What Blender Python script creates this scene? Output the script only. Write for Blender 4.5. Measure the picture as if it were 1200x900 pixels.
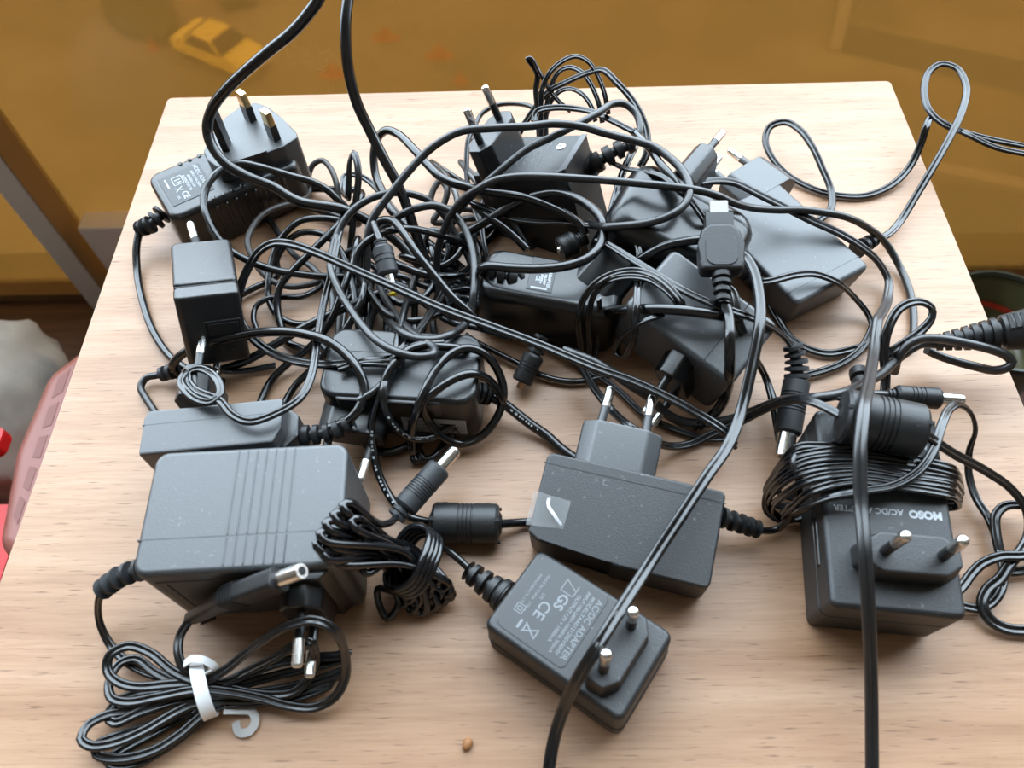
import bpy, bmesh, math, random
from mathutils import Vector, Matrix, Euler

# ------------------------------------------------------------------ camera, world, exposure
SC = bpy.context.scene
COL = SC.collection
for o in list(bpy.data.objects):
    bpy.data.objects.remove(o)
random.seed(7)
MM = 0.001
FPX = 900.0                       # focal length in pixels of the 1200 x 900 frame
CAM_H = 0.30479534944             # camera height above the table top (m)
# rows: world x, y, z axes expressed in camera coordinates
RC = Matrix(((0.99972388, 0.01773144, 0.01541946),
             (-0.00701953, 0.85158907, -0.52416294),
             (-0.02242521, 0.52390997, 0.85147839)))
cam_data = bpy.data.cameras.new('camera')
cam_data.sensor_fit = 'HORIZONTAL'
cam_data.sensor_width = 7.2
cam_data.lens = 7.2 * FPX / 1200.0
cam_data.clip_start = 0.005
cam_data.clip_end = 300
cam = bpy.data.objects.new('camera', cam_data)
COL.objects.link(cam)
cam.matrix_world = Matrix.Translation((0, 0, CAM_H)) @ RC.to_4x4()
cam_data.dof.use_dof = True
cam_data.dof.focus_distance = 0.36
cam_data.dof.aperture_fstop = 2.4
SC.camera = cam

world = bpy.data.worlds.new('sky')
SC.world = world
world.use_nodes = True
bg = world.node_tree.nodes['Background']
bg.inputs['Color'].default_value = (0.74, 0.88, 1.0, 1)
bg.inputs['Strength'].default_value = 9.6
SC.view_settings.view_transform = 'Standard'
SC.view_settings.look = 'None'
SC.view_settings.gamma = 1
SC.view_settings.use_curve_mapping = False
SC.view_settings.exposure = 0.0
SC.cycles.use_denoising = True
SC.cycles.max_bounces = 8
SC.cycles.transparent_max_bounces = 12
SC.cycles.sample_clamp_indirect = 6.0


def U(px, py, z=0.0):
    """point at height z (metres) on the sight line of a picture position"""
    r = RC @ Vector((px - 600.0, 450.0 - py, -FPX))
    t = (z - CAM_H) / r.z
    return Vector((0, 0, CAM_H)) + r * t


def UY(px, py, y):
    r = RC @ Vector((px - 600.0, 450.0 - py, -FPX))
    return Vector((0, 0, CAM_H)) + r * (y / r.y)


# ------------------------------------------------------------------ materials
MATS = {}


def principled(name, color, rough=0.5, metal=0.0, spec=0.5, bump=0.0, bump_scale=1500.0, coat=0.0):
    m = bpy.data.materials.new(name)
    m.use_nodes = True
    nt = m.node_tree
    b = nt.nodes['Principled BSDF']
    b.inputs['Base Color'].default_value = (*color, 1)
    b.inputs['Roughness'].default_value = rough
    b.inputs['Metallic'].default_value = metal
    b.inputs['Specular IOR Level'].default_value = spec
    b.inputs['Coat Weight'].default_value = coat
    if bump:
        tc = nt.nodes.new('ShaderNodeTexCoord')
        n = nt.nodes.new('ShaderNodeTexNoise')
        n.inputs['Scale'].default_value = bump_scale
        n.inputs['Detail'].default_value = 2
        nt.links.new(tc.outputs['Object'], n.inputs['Vector'])
        bp = nt.nodes.new('ShaderNodeBump')
        bp.inputs['Strength'].default_value = bump
        bp.inputs['Distance'].default_value = 0.0003
        nt.links.new(n.outputs['Fac'], bp.inputs['Height'])
        nt.links.new(bp.outputs['Normal'], b.inputs['Normal'])
    MATS[name] = m
    return m


def dusty(name, color, rough, bump, bump_scale, dust, spec=0.7):
    """black plastic with fine relief and pale specks of dust"""
    m = principled(name, color, rough, 0, spec, bump, bump_scale)
    nt = m.node_tree
    b = nt.nodes['Principled BSDF']
    tc = nt.nodes.new('ShaderNodeTexCoord')
    n = nt.nodes.new('ShaderNodeTexNoise')
    n.inputs['Scale'].default_value = 420
    n.inputs['Detail'].default_value = 4
    r = nt.nodes.new('ShaderNodeValToRGB')
    r.color_ramp.elements[0].position = 0.66
    r.color_ramp.elements[0].color = (*color, 1)
    r.color_ramp.elements[1].position = 0.76
    r.color_ramp.elements[1].color = (*[min(1, c + dust) for c in color], 1)
    nt.links.new(tc.outputs['Object'], n.inputs['Vector'])
    nt.links.new(n.outputs['Fac'], r.inputs['Fac'])
    nt.links.new(r.outputs['Color'], b.inputs['Base Color'])
    return m


BLACK = dusty('black_abs', (0.005, 0.0053, 0.006), 0.36, 0.25, 1400, 0.05)
BLACKG = dusty('black_abs_gloss', (0.0035, 0.0037, 0.0042), 0.28, 0.10, 900, 0.03, 0.6)
SLATE = dusty('dark_grey_abs', (0.034, 0.036, 0.039), 0.42, 0.18, 1600, 0.05, 0.85)
MATTE = dusty('black_matte', (0.0085, 0.009, 0.010), 0.50, 0.35, 1800, 0.09)
GREYRUB = principled('grey_rubber', (0.026, 0.027, 0.029), 0.5, 0, 0.4, 0.2, 1500)
RUBBER = principled('black_rubber', (0.009, 0.009, 0.0095), 0.45, 0, 0.45, 0.2, 1200)
CABLE = principled('cable_pvc', (0.005, 0.0053, 0.006), 0.25, 0, 0.7, 0.08, 700)
CABLEM = principled('cable_matte', (0.012, 0.012, 0.013), 0.35, 0, 0.7, 0.1, 700)
CABLEG = principled('cable_gloss', (0.004, 0.0042, 0.005), 0.19, 0, 0.7, 0.05, 500)
CABLEW = principled('cable_worn_brown', (0.035, 0.029, 0.026), 0.45, 0, 0.5, 0.1, 700)
NICKEL = principled('nickel', (0.78, 0.76, 0.73), 0.22, 1.0)
DULLMETAL = principled('dull_contact_metal', (0.20, 0.185, 0.17), 0.4, 0.6)
BRASS = principled('brass', (0.72, 0.55, 0.28), 0.28, 1.0)
COPPER = principled('copper_tip', (0.55, 0.30, 0.18), 0.3, 1.0)
PRINT = principled('pale_print', (0.42, 0.44, 0.46), 0.6)
PRINTM = principled('muted_print', (0.15, 0.16, 0.17), 0.5)
PRINTD = principled('faint_print', (0.13, 0.135, 0.14), 0.5)
PAPER = principled('grey_label_film', (0.36, 0.35, 0.35), 0.55)
PLATE = principled('label_plate', (0.012, 0.013, 0.0145), 0.36, 0, 0.5)
DARK = principled('hollow_black', (0.003, 0.003, 0.003), 0.7)
YELLOW = principled('yellow_insert', (0.85, 0.62, 0.02), 0.45)
WHITETIE = principled('white_tie_plastic', (0.80, 0.80, 0.80), 0.4, 0, 0.5)
CLEARTIE = principled('milky_tie_plastic', (0.75, 0.74, 0.72), 0.25, 0, 0.5)
CLEARTIE.node_tree.nodes['Principled BSDF'].inputs['Transmission Weight'].default_value = 0.55
SEED = principled('seed_brown', (0.32, 0.14, 0.05), 0.5, 0, 0.5, 0.4, 900)
ALU = principled('painted_metal', (0.80, 0.79, 0.76), 0.5, 0, 0.5)
POSTSHADE = principled('post_side_shade', (0.30, 0.21, 0.12), 0.6)  # side of the metal post, its shade and amber reflection put into the colour
PLASTER = principled('white_plaster', (0.82, 0.79, 0.75), 0.8, 0, 0.3, 0.3, 60)
CEIL = principled('ceiling_paint', (0.22, 0.19, 0.15), 0.9)
REARW = principled('rear_wall_paint', (0.13, 0.10, 0.075), 0.9)
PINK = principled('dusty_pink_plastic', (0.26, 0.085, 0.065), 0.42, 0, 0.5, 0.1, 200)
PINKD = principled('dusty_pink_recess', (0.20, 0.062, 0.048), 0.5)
REDP = principled('red_plastic', (0.65, 0.01, 0.01), 0.45)
OLIVE = principled('olive_plastic', (0.10, 0.095, 0.045), 0.3)
OLIVED = principled('dark_olive_rim', (0.02, 0.025, 0.015), 0.3)
REDLINE = principled('red_stripe', (0.55, 0.03, 0.01), 0.4)
CARY = principled('yellow_car_paint', (0.95, 0.78, 0.16), 0.4)
CARGL = principled('car_window', (0.02, 0.025, 0.03), 0.2)
TYRE = principled('tyre', (0.02, 0.02, 0.02), 0.8)
ORANGE = principled('orange_plastic', (0.50, 0.16, 0.06), 0.6)
ASPH = principled('asphalt', (0.13, 0.135, 0.12), 0.9)
KERB = principled('kerb_stone', (0.36, 0.34, 0.30), 0.9)
DARKPATCH = principled('dark_green_patch', (0.07, 0.08, 0.05), 0.9)
LEGM = principled('table_leg_paint', (0.10, 0.07, 0.05), 0.5)


def ramp(nt, stops):
    r = nt.nodes.new('ShaderNodeValToRGB')
    cr = r.color_ramp
    while len(cr.elements) < len(stops):
        cr.elements.new(0.5)
    for e, (p, c) in zip(cr.elements, stops):
        e.position = p
        e.color = (*c, 1)
    return r


def wood_material():
    m = bpy.data.materials.new('beech_laminate')
    m.use_nodes = True
    nt = m.node_tree
    L = nt.links
    b = nt.nodes['Principled BSDF']
    tc = nt.nodes.new('ShaderNodeTexCoord')

    def noise(sx, sy, scale, detail, rough=0.55, dist=0.0):
        mp = nt.nodes.new('ShaderNodeMapping')
        mp.inputs['Scale'].default_value = (sx, sy, 1)
        n = nt.nodes.new('ShaderNodeTexNoise')
        n.inputs['Scale'].default_value = scale
        n.inputs['Detail'].default_value = detail
        n.inputs['Roughness'].default_value = rough
        n.inputs['Distortion'].default_value = dist
        L.new(tc.outputs['Object'], mp.inputs['Vector'])
        L.new(mp.outputs['Vector'], n.inputs['Vector'])
        return n
    wide = noise(1.2, 14, 6, 4)
    fine = noise(3, 60, 14, 5)
    pore = noise(9, 110, 9, 2)
    base = ramp(nt, [(0.25, (0.295, 0.156, 0.082)), (0.5, (0.375, 0.216, 0.124)), (0.75, (0.44, 0.272, 0.170))])
    L.new(wide.outputs['Fac'], base.inputs['Fac'])
    fr = ramp(nt, [(0.3, (0.80, 0.76, 0.73)), (0.6, (1, 1, 1))])
    L.new(fine.outputs['Fac'], fr.inputs['Fac'])
    mx = nt.nodes.new('ShaderNodeMix')
    mx.data_type = 'RGBA'
    mx.blend_type = 'MULTIPLY'
    mx.inputs['Factor'].default_value = 0.8
    L.new(base.outputs['Color'], mx.inputs['A'])
    L.new(fr.outputs['Color'], mx.inputs['B'])
    pr = ramp(nt, [(0.27, (0.42, 0.35, 0.30)), (0.39, (1, 1, 1))])
    L.new(pore.outputs['Fac'], pr.inputs['Fac'])
    mx2 = nt.nodes.new('ShaderNodeMix')
    mx2.data_type = 'RGBA'
    mx2.blend_type = 'MULTIPLY'
    mx2.inputs['Factor'].default_value = 0.75
    L.new(mx.outputs['Result'], mx2.inputs['A'])
    L.new(pr.outputs['Color'], mx2.inputs['B'])
    L.new(mx2.outputs['Result'], b.inputs['Base Color'])
    b.inputs['Roughness'].default_value = 0.42
    b.inputs['Specular IOR Level'].default_value = 0.5
    bp = nt.nodes.new('ShaderNodeBump')
    bp.inputs['Strength'].default_value = 0.25
    bp.inputs['Distance'].default_value = 0.0003
    L.new(pr.outputs['Color'], bp.inputs['Height'])
    L.new(bp.outputs['Normal'], b.inputs['Normal'])
    return m


WOOD = wood_material()


def floor_material():
    m = principled('dark_floor_boards', (0.05, 0.02, 0.012), 0.5)
    nt = m.node_tree
    tc = nt.nodes.new('ShaderNodeTexCoord')
    mp = nt.nodes.new('ShaderNodeMapping')
    mp.inputs['Scale'].default_value = (2, 30, 1)
    n = nt.nodes.new('ShaderNodeTexNoise')
    n.inputs['Scale'].default_value = 6
    n.inputs['Detail'].default_value = 5
    r = ramp(nt, [(0.3, (0.030, 0.011, 0.007)), (0.7, (0.085, 0.036, 0.022))])
    nt.links.new(tc.outputs['Object'], mp.inputs['Vector'])
    nt.links.new(mp.outputs['Vector'], n.inputs['Vector'])
    nt.links.new(n.outputs['Fac'], r.inputs['Fac'])
    nt.links.new(r.outputs['Color'], nt.nodes['Principled BSDF'].inputs['Base Color'])
    return m


FLOORM = floor_material()


def ground_material():
    m = principled('street_paving', (0.3, 0.27, 0.22), 0.9)
    nt = m.node_tree
    tc = nt.nodes.new('ShaderNodeTexCoord')
    n = nt.nodes.new('ShaderNodeTexNoise')
    n.inputs['Scale'].default_value = 0.22
    n.inputs['Detail'].default_value = 5
    r = ramp(nt, [(0.35, (0.19, 0.18, 0.14)), (0.65, (0.34, 0.30, 0.24))])
    nt.links.new(tc.outputs['Object'], n.inputs['Vector'])
    nt.links.new(n.outputs['Fac'], r.inputs['Fac'])
    nt.links.new(r.outputs['Color'], nt.nodes['Principled BSDF'].inputs['Base Color'])
    return m


GROUNDM = ground_material()


def amber_material():
    m = bpy.data.materials.new('amber_sheet')
    m.use_nodes = True
    nt = m.node_tree
    nt.nodes.clear()
    out = nt.nodes.new('ShaderNodeOutputMaterial')
    tr = nt.nodes.new('ShaderNodeBsdfTransparent')
    tr.inputs['Color'].default_value = (0.45, 0.305, 0.165, 1)
    tl = nt.nodes.new('ShaderNodeBsdfTranslucent')
    tl.inputs['Color'].default_value = (0.25, 0.165, 0.055, 1)
    df = nt.nodes.new('ShaderNodeBsdfDiffuse')
    df.inputs['Color'].default_value = (0.25, 0.165, 0.055, 1)
    gl = nt.nodes.new('ShaderNodeBsdfGlossy')
    gl.inputs['Roughness'].default_value = 0.12
    gl.inputs['Color'].default_value = (0.9, 0.9, 0.9, 1)
    tc = nt.nodes.new('ShaderNodeTexCoord')
    n = nt.nodes.new('ShaderNodeTexNoise')
    n.inputs['Scale'].default_value = 7
    n.inputs['Detail'].default_value = 6
    mr = nt.nodes.new('ShaderNodeMapRange')
    mr.inputs['To Min'].default_value = 0.38
    mr.inputs['To Max'].default_value = 0.58
    nt.links.new(tc.outputs['Object'], n.inputs['Vector'])
    nt.links.new(n.outputs['Fac'], mr.inputs['Value'])
    a = nt.nodes.new('ShaderNodeMixShader')
    a.inputs['Fac'].default_value = 0.45
    nt.links.new(tl.outputs[0], a.inputs[1])
    nt.links.new(df.outputs[0], a.inputs[2])
    b = nt.nodes.new('ShaderNodeMixShader')
    nt.links.new(mr.outputs['Result'], b.inputs['Fac'])
    nt.links.new(tr.outputs[0], b.inputs[1])
    nt.links.new(a.outputs[0], b.inputs[2])
    c = nt.nodes.new('ShaderNodeMixShader')
    c.inputs['Fac'].default_value = 0.04
    nt.links.new(b.outputs[0], c.inputs[1])
    nt.links.new(gl.outputs[0], c.inputs[2])
    nt.links.new(c.outputs[0], out.inputs['Surface'])
    return m


AMBER = amber_material()


def fabric_material():
    m = principled('grey_beige_cloth', (0.3, 0.28, 0.25), 0.9, 0, 0.2, 0.6, 600)
    nt = m.node_tree
    tc = nt.nodes.new('ShaderNodeTexCoord')
    n = nt.nodes.new('ShaderNodeTexNoise')
    n.inputs['Scale'].default_value = 12
    n.inputs['Detail'].default_value = 4
    r = ramp(nt, [(0.35, (0.17, 0.17, 0.16)), (0.6, (0.36, 0.33, 0.28))])
    nt.links.new(tc.outputs['Object'], n.inputs['Vector'])
    nt.links.new(n.outputs['Fac'], r.inputs['Fac'])
    nt.links.new(r.outputs['Color'], nt.nodes['Principled BSDF'].inputs['Base Color'])
    return m


CLOTH = fabric_material()


# ------------------------------------------------------------------ mesh helpers (authoring unit: millimetres)
def finish(name, bm, mats, parent=None, angle=35.0, scale=MM, soft=True):
    if not isinstance(mats, (list, tuple)):
        mats = [mats]
    bmesh.ops.recalc_face_normals(bm, faces=bm.faces[:])
    if scale != 1:
        bmesh.ops.scale(bm, vec=(scale,) * 3, verts=bm.verts[:])
    me = bpy.data.meshes.new(name)
    bm.to_mesh(me)
    bm.free()
    for m in mats:
        me.materials.append(m)
    me.shade_smooth()
    me.set_sharp_from_angle(angle=math.radians(angle))
    o = bpy.data.objects.new(name, me)
    COL.objects.link(o)
    if parent is not None:
        o.parent = parent
    if soft:
        w = o.modifiers.new('weighted', 'WEIGHTED_NORMAL')
        w.keep_sharp = True
        w.weight = 80
    return o


def tag(o, label, cat, group=None, kind=None):
    o['label'] = label
    o['category'] = cat
    if group:
        o['group'] = group
    if kind:
        o['kind'] = kind
    return o


def structure(o):
    o['kind'] = 'structure'
    return o


def thing(name, label, cat, M, group=None):
    o = bpy.data.objects.new(name, None)
    o.empty_display_size = 0.01
    COL.objects.link(o)
    o.matrix_world = M
    return tag(o, label, cat, group)


def xf(bm, M, verts=None):
    bmesh.ops.transform(bm, matrix=M, verts=verts if verts is not None else bm.verts[:])
    return bm


def prism(pts, z0, z1, bev=0.0, seg=2, top=1.0, bm=None, mat=0):
    """outline extruded from z0 to z1; top scales the upper outline"""
    own = bm is None
    if own:
        bm = bmesh.new()
    cx = sum(p[0] for p in pts) / len(pts)
    cy = sum(p[1] for p in pts) / len(pts)
    lo = [bm.verts.new((p[0], p[1], z0)) for p in pts]
    hi = [bm.verts.new((cx + (p[0] - cx) * top, cy + (p[1] - cy) * top, z1)) for p in pts]
    fs = [bm.faces.new(lo[::-1]), bm.faces.new(hi)]
    n = len(pts)
    for i in range(n):
        fs.append(bm.faces.new((lo[i], lo[(i + 1) % n], hi[(i + 1) % n], hi[i])))
    for f in fs:
        f.material_index = mat
    if bev > 0:
        es = list({e for f in fs for e in f.edges})
        bmesh.ops.bevel(bm, geom=es, offset=bev, segments=seg, profile=0.5, affect='EDGES', clamp_overlap=True)
    return bm


def rrect(L, W, r, n=5, cx=0, cy=0):
    pts = []
    for (sx, sy, a0) in ((1, 1, 0), (-1, 1, 90), (-1, -1, 180), (1, -1, 270)):
        for k in range(n + 1):
            a = math.radians(a0 + 90.0 * k / n)
            pts.append((cx + sx * (L / 2 - r) + r * math.cos(a), cy + sy * (W / 2 - r) + r * math.sin(a)))
    return pts


def rbox(L, W, H, r=1.5, seg=3, c=(0, 0, 0), bm=None):
    own = bm is None
    if own:
        bm = bmesh.new()
    res = bmesh.ops.create_cube(bm, size=1.0, matrix=Matrix.Translation(c) @ Matrix.Diagonal((L, W, H, 1)))
    if r > 0:
        es = list({e for v in res['verts'] for e in v.link_edges})
        bmesh.ops.bevel(bm, geom=es, offset=r, segments=seg, profile=0.5, affect='EDGES', clamp_overlap=True)
    return bm


def soap(L, W, H, rc, re, seg=4, top=1.0, n=7):
    """box with large rounded vertical corners rc and softly rounded edges re, standing on z = 0"""
    bm = bmesh.new()
    rings = []
    levels = []
    for k in range(seg + 1):
        a = math.pi / 2 * k / seg
        levels.append((re * (1 - math.cos(a)) if False else re * (1 - math.sin(a)), re - re * math.cos(a)))
    prof = [(ins, z) for ins, z in levels]                      # bottom: inset re -> 0
    prof = [(re * (1 - math.sin(math.pi / 2 * k / seg)), re * (1 - math.cos(math.pi / 2 * k / seg))) for k in range(seg + 1)]
    full = prof + [(ins, H - z) for ins, z in reversed(prof)]
    for ins, z in full:
        s = 1.0 + (top - 1.0) * z / H
        ring = [bm.verts.new((x * s, y * s, z)) for x, y in rrect(L - 2 * ins, W - 2 * ins, max(0.3, rc - ins), n)]
        rings.append(ring)
    m = len(rings[0])
    for a, b in zip(rings[:-1], rings[1:]):
        for i in range(m):
            bm.faces.new((a[i], a[(i + 1) % m], b[(i + 1) % m], b[i]))
    bm.faces.new(rings[0][::-1])
    bm.faces.new(rings[-1])
    return bm


def lathe(prof, n=20, M=None, bm=None, mat=0, close=True):
    """profile [(t, r)] turned about +z"""
    own = bm is None
    if own:
        bm = bmesh.new()
    new = []
    rings = []
    for t, r in prof:
        ring = [bm.verts.new((r * math.cos(2 * math.pi * i / n), r * math.sin(2 * math.pi * i / n), t)) for i in range(n)]
        rings.append(ring)
        new += ring
    for a, b in zip(rings[:-1], rings[1:]):
        for i in range(n):
            bm.faces.new((a[i], a[(i + 1) % n], b[(i + 1) % n], b[i])).material_index = mat
    if close:
        bm.faces.new(rings[0][::-1]).material_index = mat
        bm.faces.new(rings[-1]).material_index = mat
    if M is not None:
        xf(bm, M, new)
    return bm


def aim(p0, direction, side=None):
    """matrix with z along direction at p0; x as near as possible to side"""
    z = Vector(direction).normalized()
    s = Vector(side) if side is not None else (Vector((0, 0, 1)) if abs(z.z) < 0.9 else Vector((1, 0, 0)))
    x = (s - z * s.dot(z)).normalized()
    y = z.cross(x)
    M = Matrix((x, y, z)).transposed().to_4x4()
    M.translation = Vector(p0)
    return M


def smooth_path(P, step=1.6):
    """centripetal Catmull-Rom through P (mm)"""
    P = [Vector(p) for p in P]
    P = [P[0] + (P[0] - P[1])] + P + [P[-1] + (P[-1] - P[-2])]
    out = []
    for i in range(1, len(P) - 2):
        p0, p1, p2, p3 = P[i - 1:i + 3]
        t0 = 0.0
        t1 = t0 + max(1e-4, (p1 - p0).length) ** 0.5
        t2 = t1 + max(1e-4, (p2 - p1).length) ** 0.5
        t3 = t2 + max(1e-4, (p3 - p2).length) ** 0.5
        n = max(2, int((p2 - p1).length / step))
        for k in range(n):
            t = t1 + (t2 - t1) * k / n
            A1 = p0 * ((t1 - t) / (t1 - t0)) + p1 * ((t - t0) / (t1 - t0))
            A2 = p1 * ((t2 - t) / (t2 - t1)) + p2 * ((t - t1) / (t2 - t1))
            A3 = p2 * ((t3 - t) / (t3 - t2)) + p3 * ((t - t2) / (t3 - t2))
            B1 = A1 * ((t2 - t) / (t2 - t0)) + A2 * ((t - t0) / (t2 - t0))
            B2 = A2 * ((t3 - t) / (t3 - t1)) + A3 * ((t - t1) / (t3 - t1))
            out.append(B1 * ((t2 - t) / (t2 - t1)) + B2 * ((t - t1) / (t2 - t1)))
    out.append(P[-2])
    return out


def round_profile(r, n=10):
    return [(r * math.cos(2 * math.pi * i / n), r * math.sin(2 * math.pi * i / n)) for i in range(n)]


def twin_profile(w, t):
    """outline of a two-core flat lead, w wide and t thick"""
    r = t * 0.93 / 2
    d = w / 2 - r
    a0 = math.acos(min(0.95, (d / r) * 0.93)) if d < r * 1.5 else 0.30
    pts = []
    for k in range(8):
        a = -math.pi + a0 + (2 * math.pi - 2 * a0) * k / 7
        pts.append((d + r * math.cos(a), r * math.sin(a)))
    for k in range(8):
        a = a0 + (2 * math.pi - 2 * a0) * k / 7
        pts.append((-d + r * math.cos(a), r * math.sin(a)))
    return pts


def sweep(path, prof, bm=None, twist=0.0, side=None, roll=0.0, scale=None):
    own = bm is None
    if own:
        bm = bmesh.new()
    n = len(path)
    T = []
    for i in range(n):
        a = path[max(0, i - 1)]
        b = path[min(n - 1, i + 1)]
        d = b - a
        T.append(d.normalized() if d.length > 1e-6 else (T[-1] if T else Vector((1, 0, 0))))
    up = Vector((0, 0, 1))
    X = Vector(side) if side is not None else T[0].cross(up)
    if X.length < 1e-3:
        X = Vector((1, 0, 0))
    X = (X - T[0] * X.dot(T[0])).normalized()
    rings = []
    for i in range(n):
        if i:
            q = T[i - 1].rotation_difference(T[i])
            X = q @ X
            X = (X - T[i] * X.dot(T[i])).normalized()
            # a flat lead tends to lie flat
            if side is None:
                F = T[i].cross(up)
                if F.length > 0.35:
                    F.normalize()
                    if F.dot(X) < 0:
                        F = -F
                    X = X.lerp(F, 0.12).normalized()
        Y = T[i].cross(X)
        a = roll + twist * i / max(1, n - 1)
        ca, sa = math.cos(a), math.sin(a)
        s = scale(i / max(1, n - 1)) if scale else 1.0
        rings.append([bm.verts.new(path[i] + X * ((x * ca - y * sa) * s) + Y * ((x * sa + y * ca) * s)) for x, y in prof])
    m = len(prof)
    for a, b in zip(rings[:-1], rings[1:]):
        for k in range(m):
            bm.faces.new((a[k], a[(k + 1) % m], b[(k + 1) % m], b[k]))
    bm.faces.new(rings[0][::-1])
    bm.faces.new(rings[-1])
    return bm


def pts(text, zoff=0.0):
    """'px,py,z px,py px,py,z' -> world points in mm; missing heights are interpolated; z in mm"""
    raw = []
    for tok in text.split():
        v = [float(a) for a in tok.split(',')]
        raw.append((v[0], v[1], v[2] if len(v) > 2 else None))
    zs = [r[2] for r in raw]
    known = [i for i, z in enumerate(zs) if z is not None] or [0]
    if zs[known[0]] is None:
        zs[0] = 4.0
    for i in range(len(zs)):
        if zs[i] is None:
            lo = [k for k in known if k < i]
            hi = [k for k in known if k > i]
            if lo and hi:
                a, b = lo[-1], hi[0]
                zs[i] = zs[a] + (zs[b] - zs[a]) * (i - a) / (b - a)
            else:
                zs[i] = zs[lo[-1]] if lo else zs[hi[0]]
    return [U(r[0], r[1], (z + zoff) * MM) * 1000 for r, z in zip(raw, zs)]


def local(P, root):
    inv = root.matrix_world.inverted()
    return [(inv @ (p * MM)) * 1000 for p in P]


def cord_mesh(P, spec):
    """spec: ('r', radius) or ('t', width, thickness)"""
    prof = round_profile(spec[1]) if spec[0] == 'r' else twin_profile(spec[1], spec[2])
    kw = spec[3] if len(spec) > 3 else {}
    return sweep(smooth_path(P), prof, **kw)


def print_marks(root, text, r, skip=1.5, seed=1):
    """pale lettering printed along the upper side of a round cord"""
    rnd = random.Random(seed)
    path = smooth_path(local(pts(text), root), 0.4)
    up = root.matrix_world.inverted().to_3x3() @ Vector((0, -0.55, 0.83))
    bm = bmesh.new()
    i = 4
    while i < len(path) - 6:
        T = (path[i + 2] - path[i - 2]).normalized()
        N = (up - T * up.dot(T)).normalized()
        B = T.cross(N)
        n = rnd.choice((2, 2, 3))
        w = rnd.uniform(0.30, 0.5)
        hh = n * 0.2
        c = path[i] + N * (r + 0.02)
        q = [c - T * hh - B * w, c + T * hh - B * w, c + T * hh + B * w, c - T * hh + B * w]
        lo = [bm.verts.new(p - N * 0.25) for p in q]
        hi = [bm.verts.new(p) for p in q]
        bm.faces.new(hi)
        bm.faces.new(lo[::-1])
        for k in range(4):
            bm.faces.new((lo[k], lo[(k + 1) % 4], hi[(k + 1) % 4], hi[k]))
        i += n + int(rnd.choice((2, 2, 3, 6)) * skip)
    o = finish('printed_marks', bm, PRINT, root)
    o['kind'] = 'stuff'
    return o


def cord_part(root, text, spec, mat=None, name='cord'):
    return finish(name, cord_mesh(local(pts(text), root), spec), mat or CABLE, root, 50, soft=False)


HIDE = [(395, 425), (425, 425), (455, 425), (485, 425), (515, 425), (580, 350), (605, 352), (635, 355), (600, 252), (640, 255), (680, 250), (285, 215), (255, 360)]


def tucked(text, ends):
    """lead the loose ends of a tangled cord away under the nearest adapter"""
    tok = text.split()

    def lead(a):
        v = [float(q) for q in a.split(',')]
        t = min(HIDE, key=lambda q: (q[0] - v[0]) ** 2 + (q[1] - v[1]) ** 2)
        return ['%g,%g,3' % (v[0] + (t[0] - v[0]) * k, v[1] + (t[1] - v[1]) * k) for k in (0.45, 1.0)]
    if 'a' in ends:
        tok = lead(tok[0])[::-1] + tok
    if 'b' in ends:
        tok = tok + lead(tok[-1])
    return ' '.join(tok)


def clip_table(bm, root):
    """cut away what would reach below the table top"""
    inv = root.matrix_world.inverted()
    co = (inv @ Vector((0, 0, 0.0002))) * 1000
    no = inv.to_3x3() @ Vector((0, 0, 1))
    r = bmesh.ops.bisect_plane(bm, geom=bm.verts[:] + bm.edges[:] + bm.faces[:], plane_co=co, plane_no=no, clear_inner=True)
    ed = [e for e in r['geom_cut'] if isinstance(e, bmesh.types.BMEdge)]
    if ed:
        bmesh.ops.holes_fill(bm, edges=ed)
    return bm


def cord_thing(name, text, spec, label, mat=None, cat='cable', tuck=''):
    if tuck:
        text = tucked(text, tuck)
    P = pts(text)
    base = P[0].copy()
    M = Matrix.Translation(Vector((base.x, base.y, base.z)) * MM)
    r = thing(name, label, cat, M)
    cord_part(r, text, spec, mat)
    return r


def strain_relief(root, P, r0, r1, ribs, mat=RUBBER, name='strain_relief', rib=1.28, gap=0.62):
    """ribbed boot along a path given in root-local mm, r0 at the body, r1 at the cord"""
    path = smooth_path(P, 0.5)
    L = [0.0]
    for a, b in zip(path[:-1], path[1:]):
        L.append(L[-1] + (b - a).length)
    tot = L[-1]

    def sc(u):
        ph = (u * ribs) % 1.0
        base = r0 + (r1 - r0) * u
        return base * (rib if ph < gap else 0.66)
    return finish(name, sweep(path, round_profile(1.0, 14), scale=sc), mat, root, 30)


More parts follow.
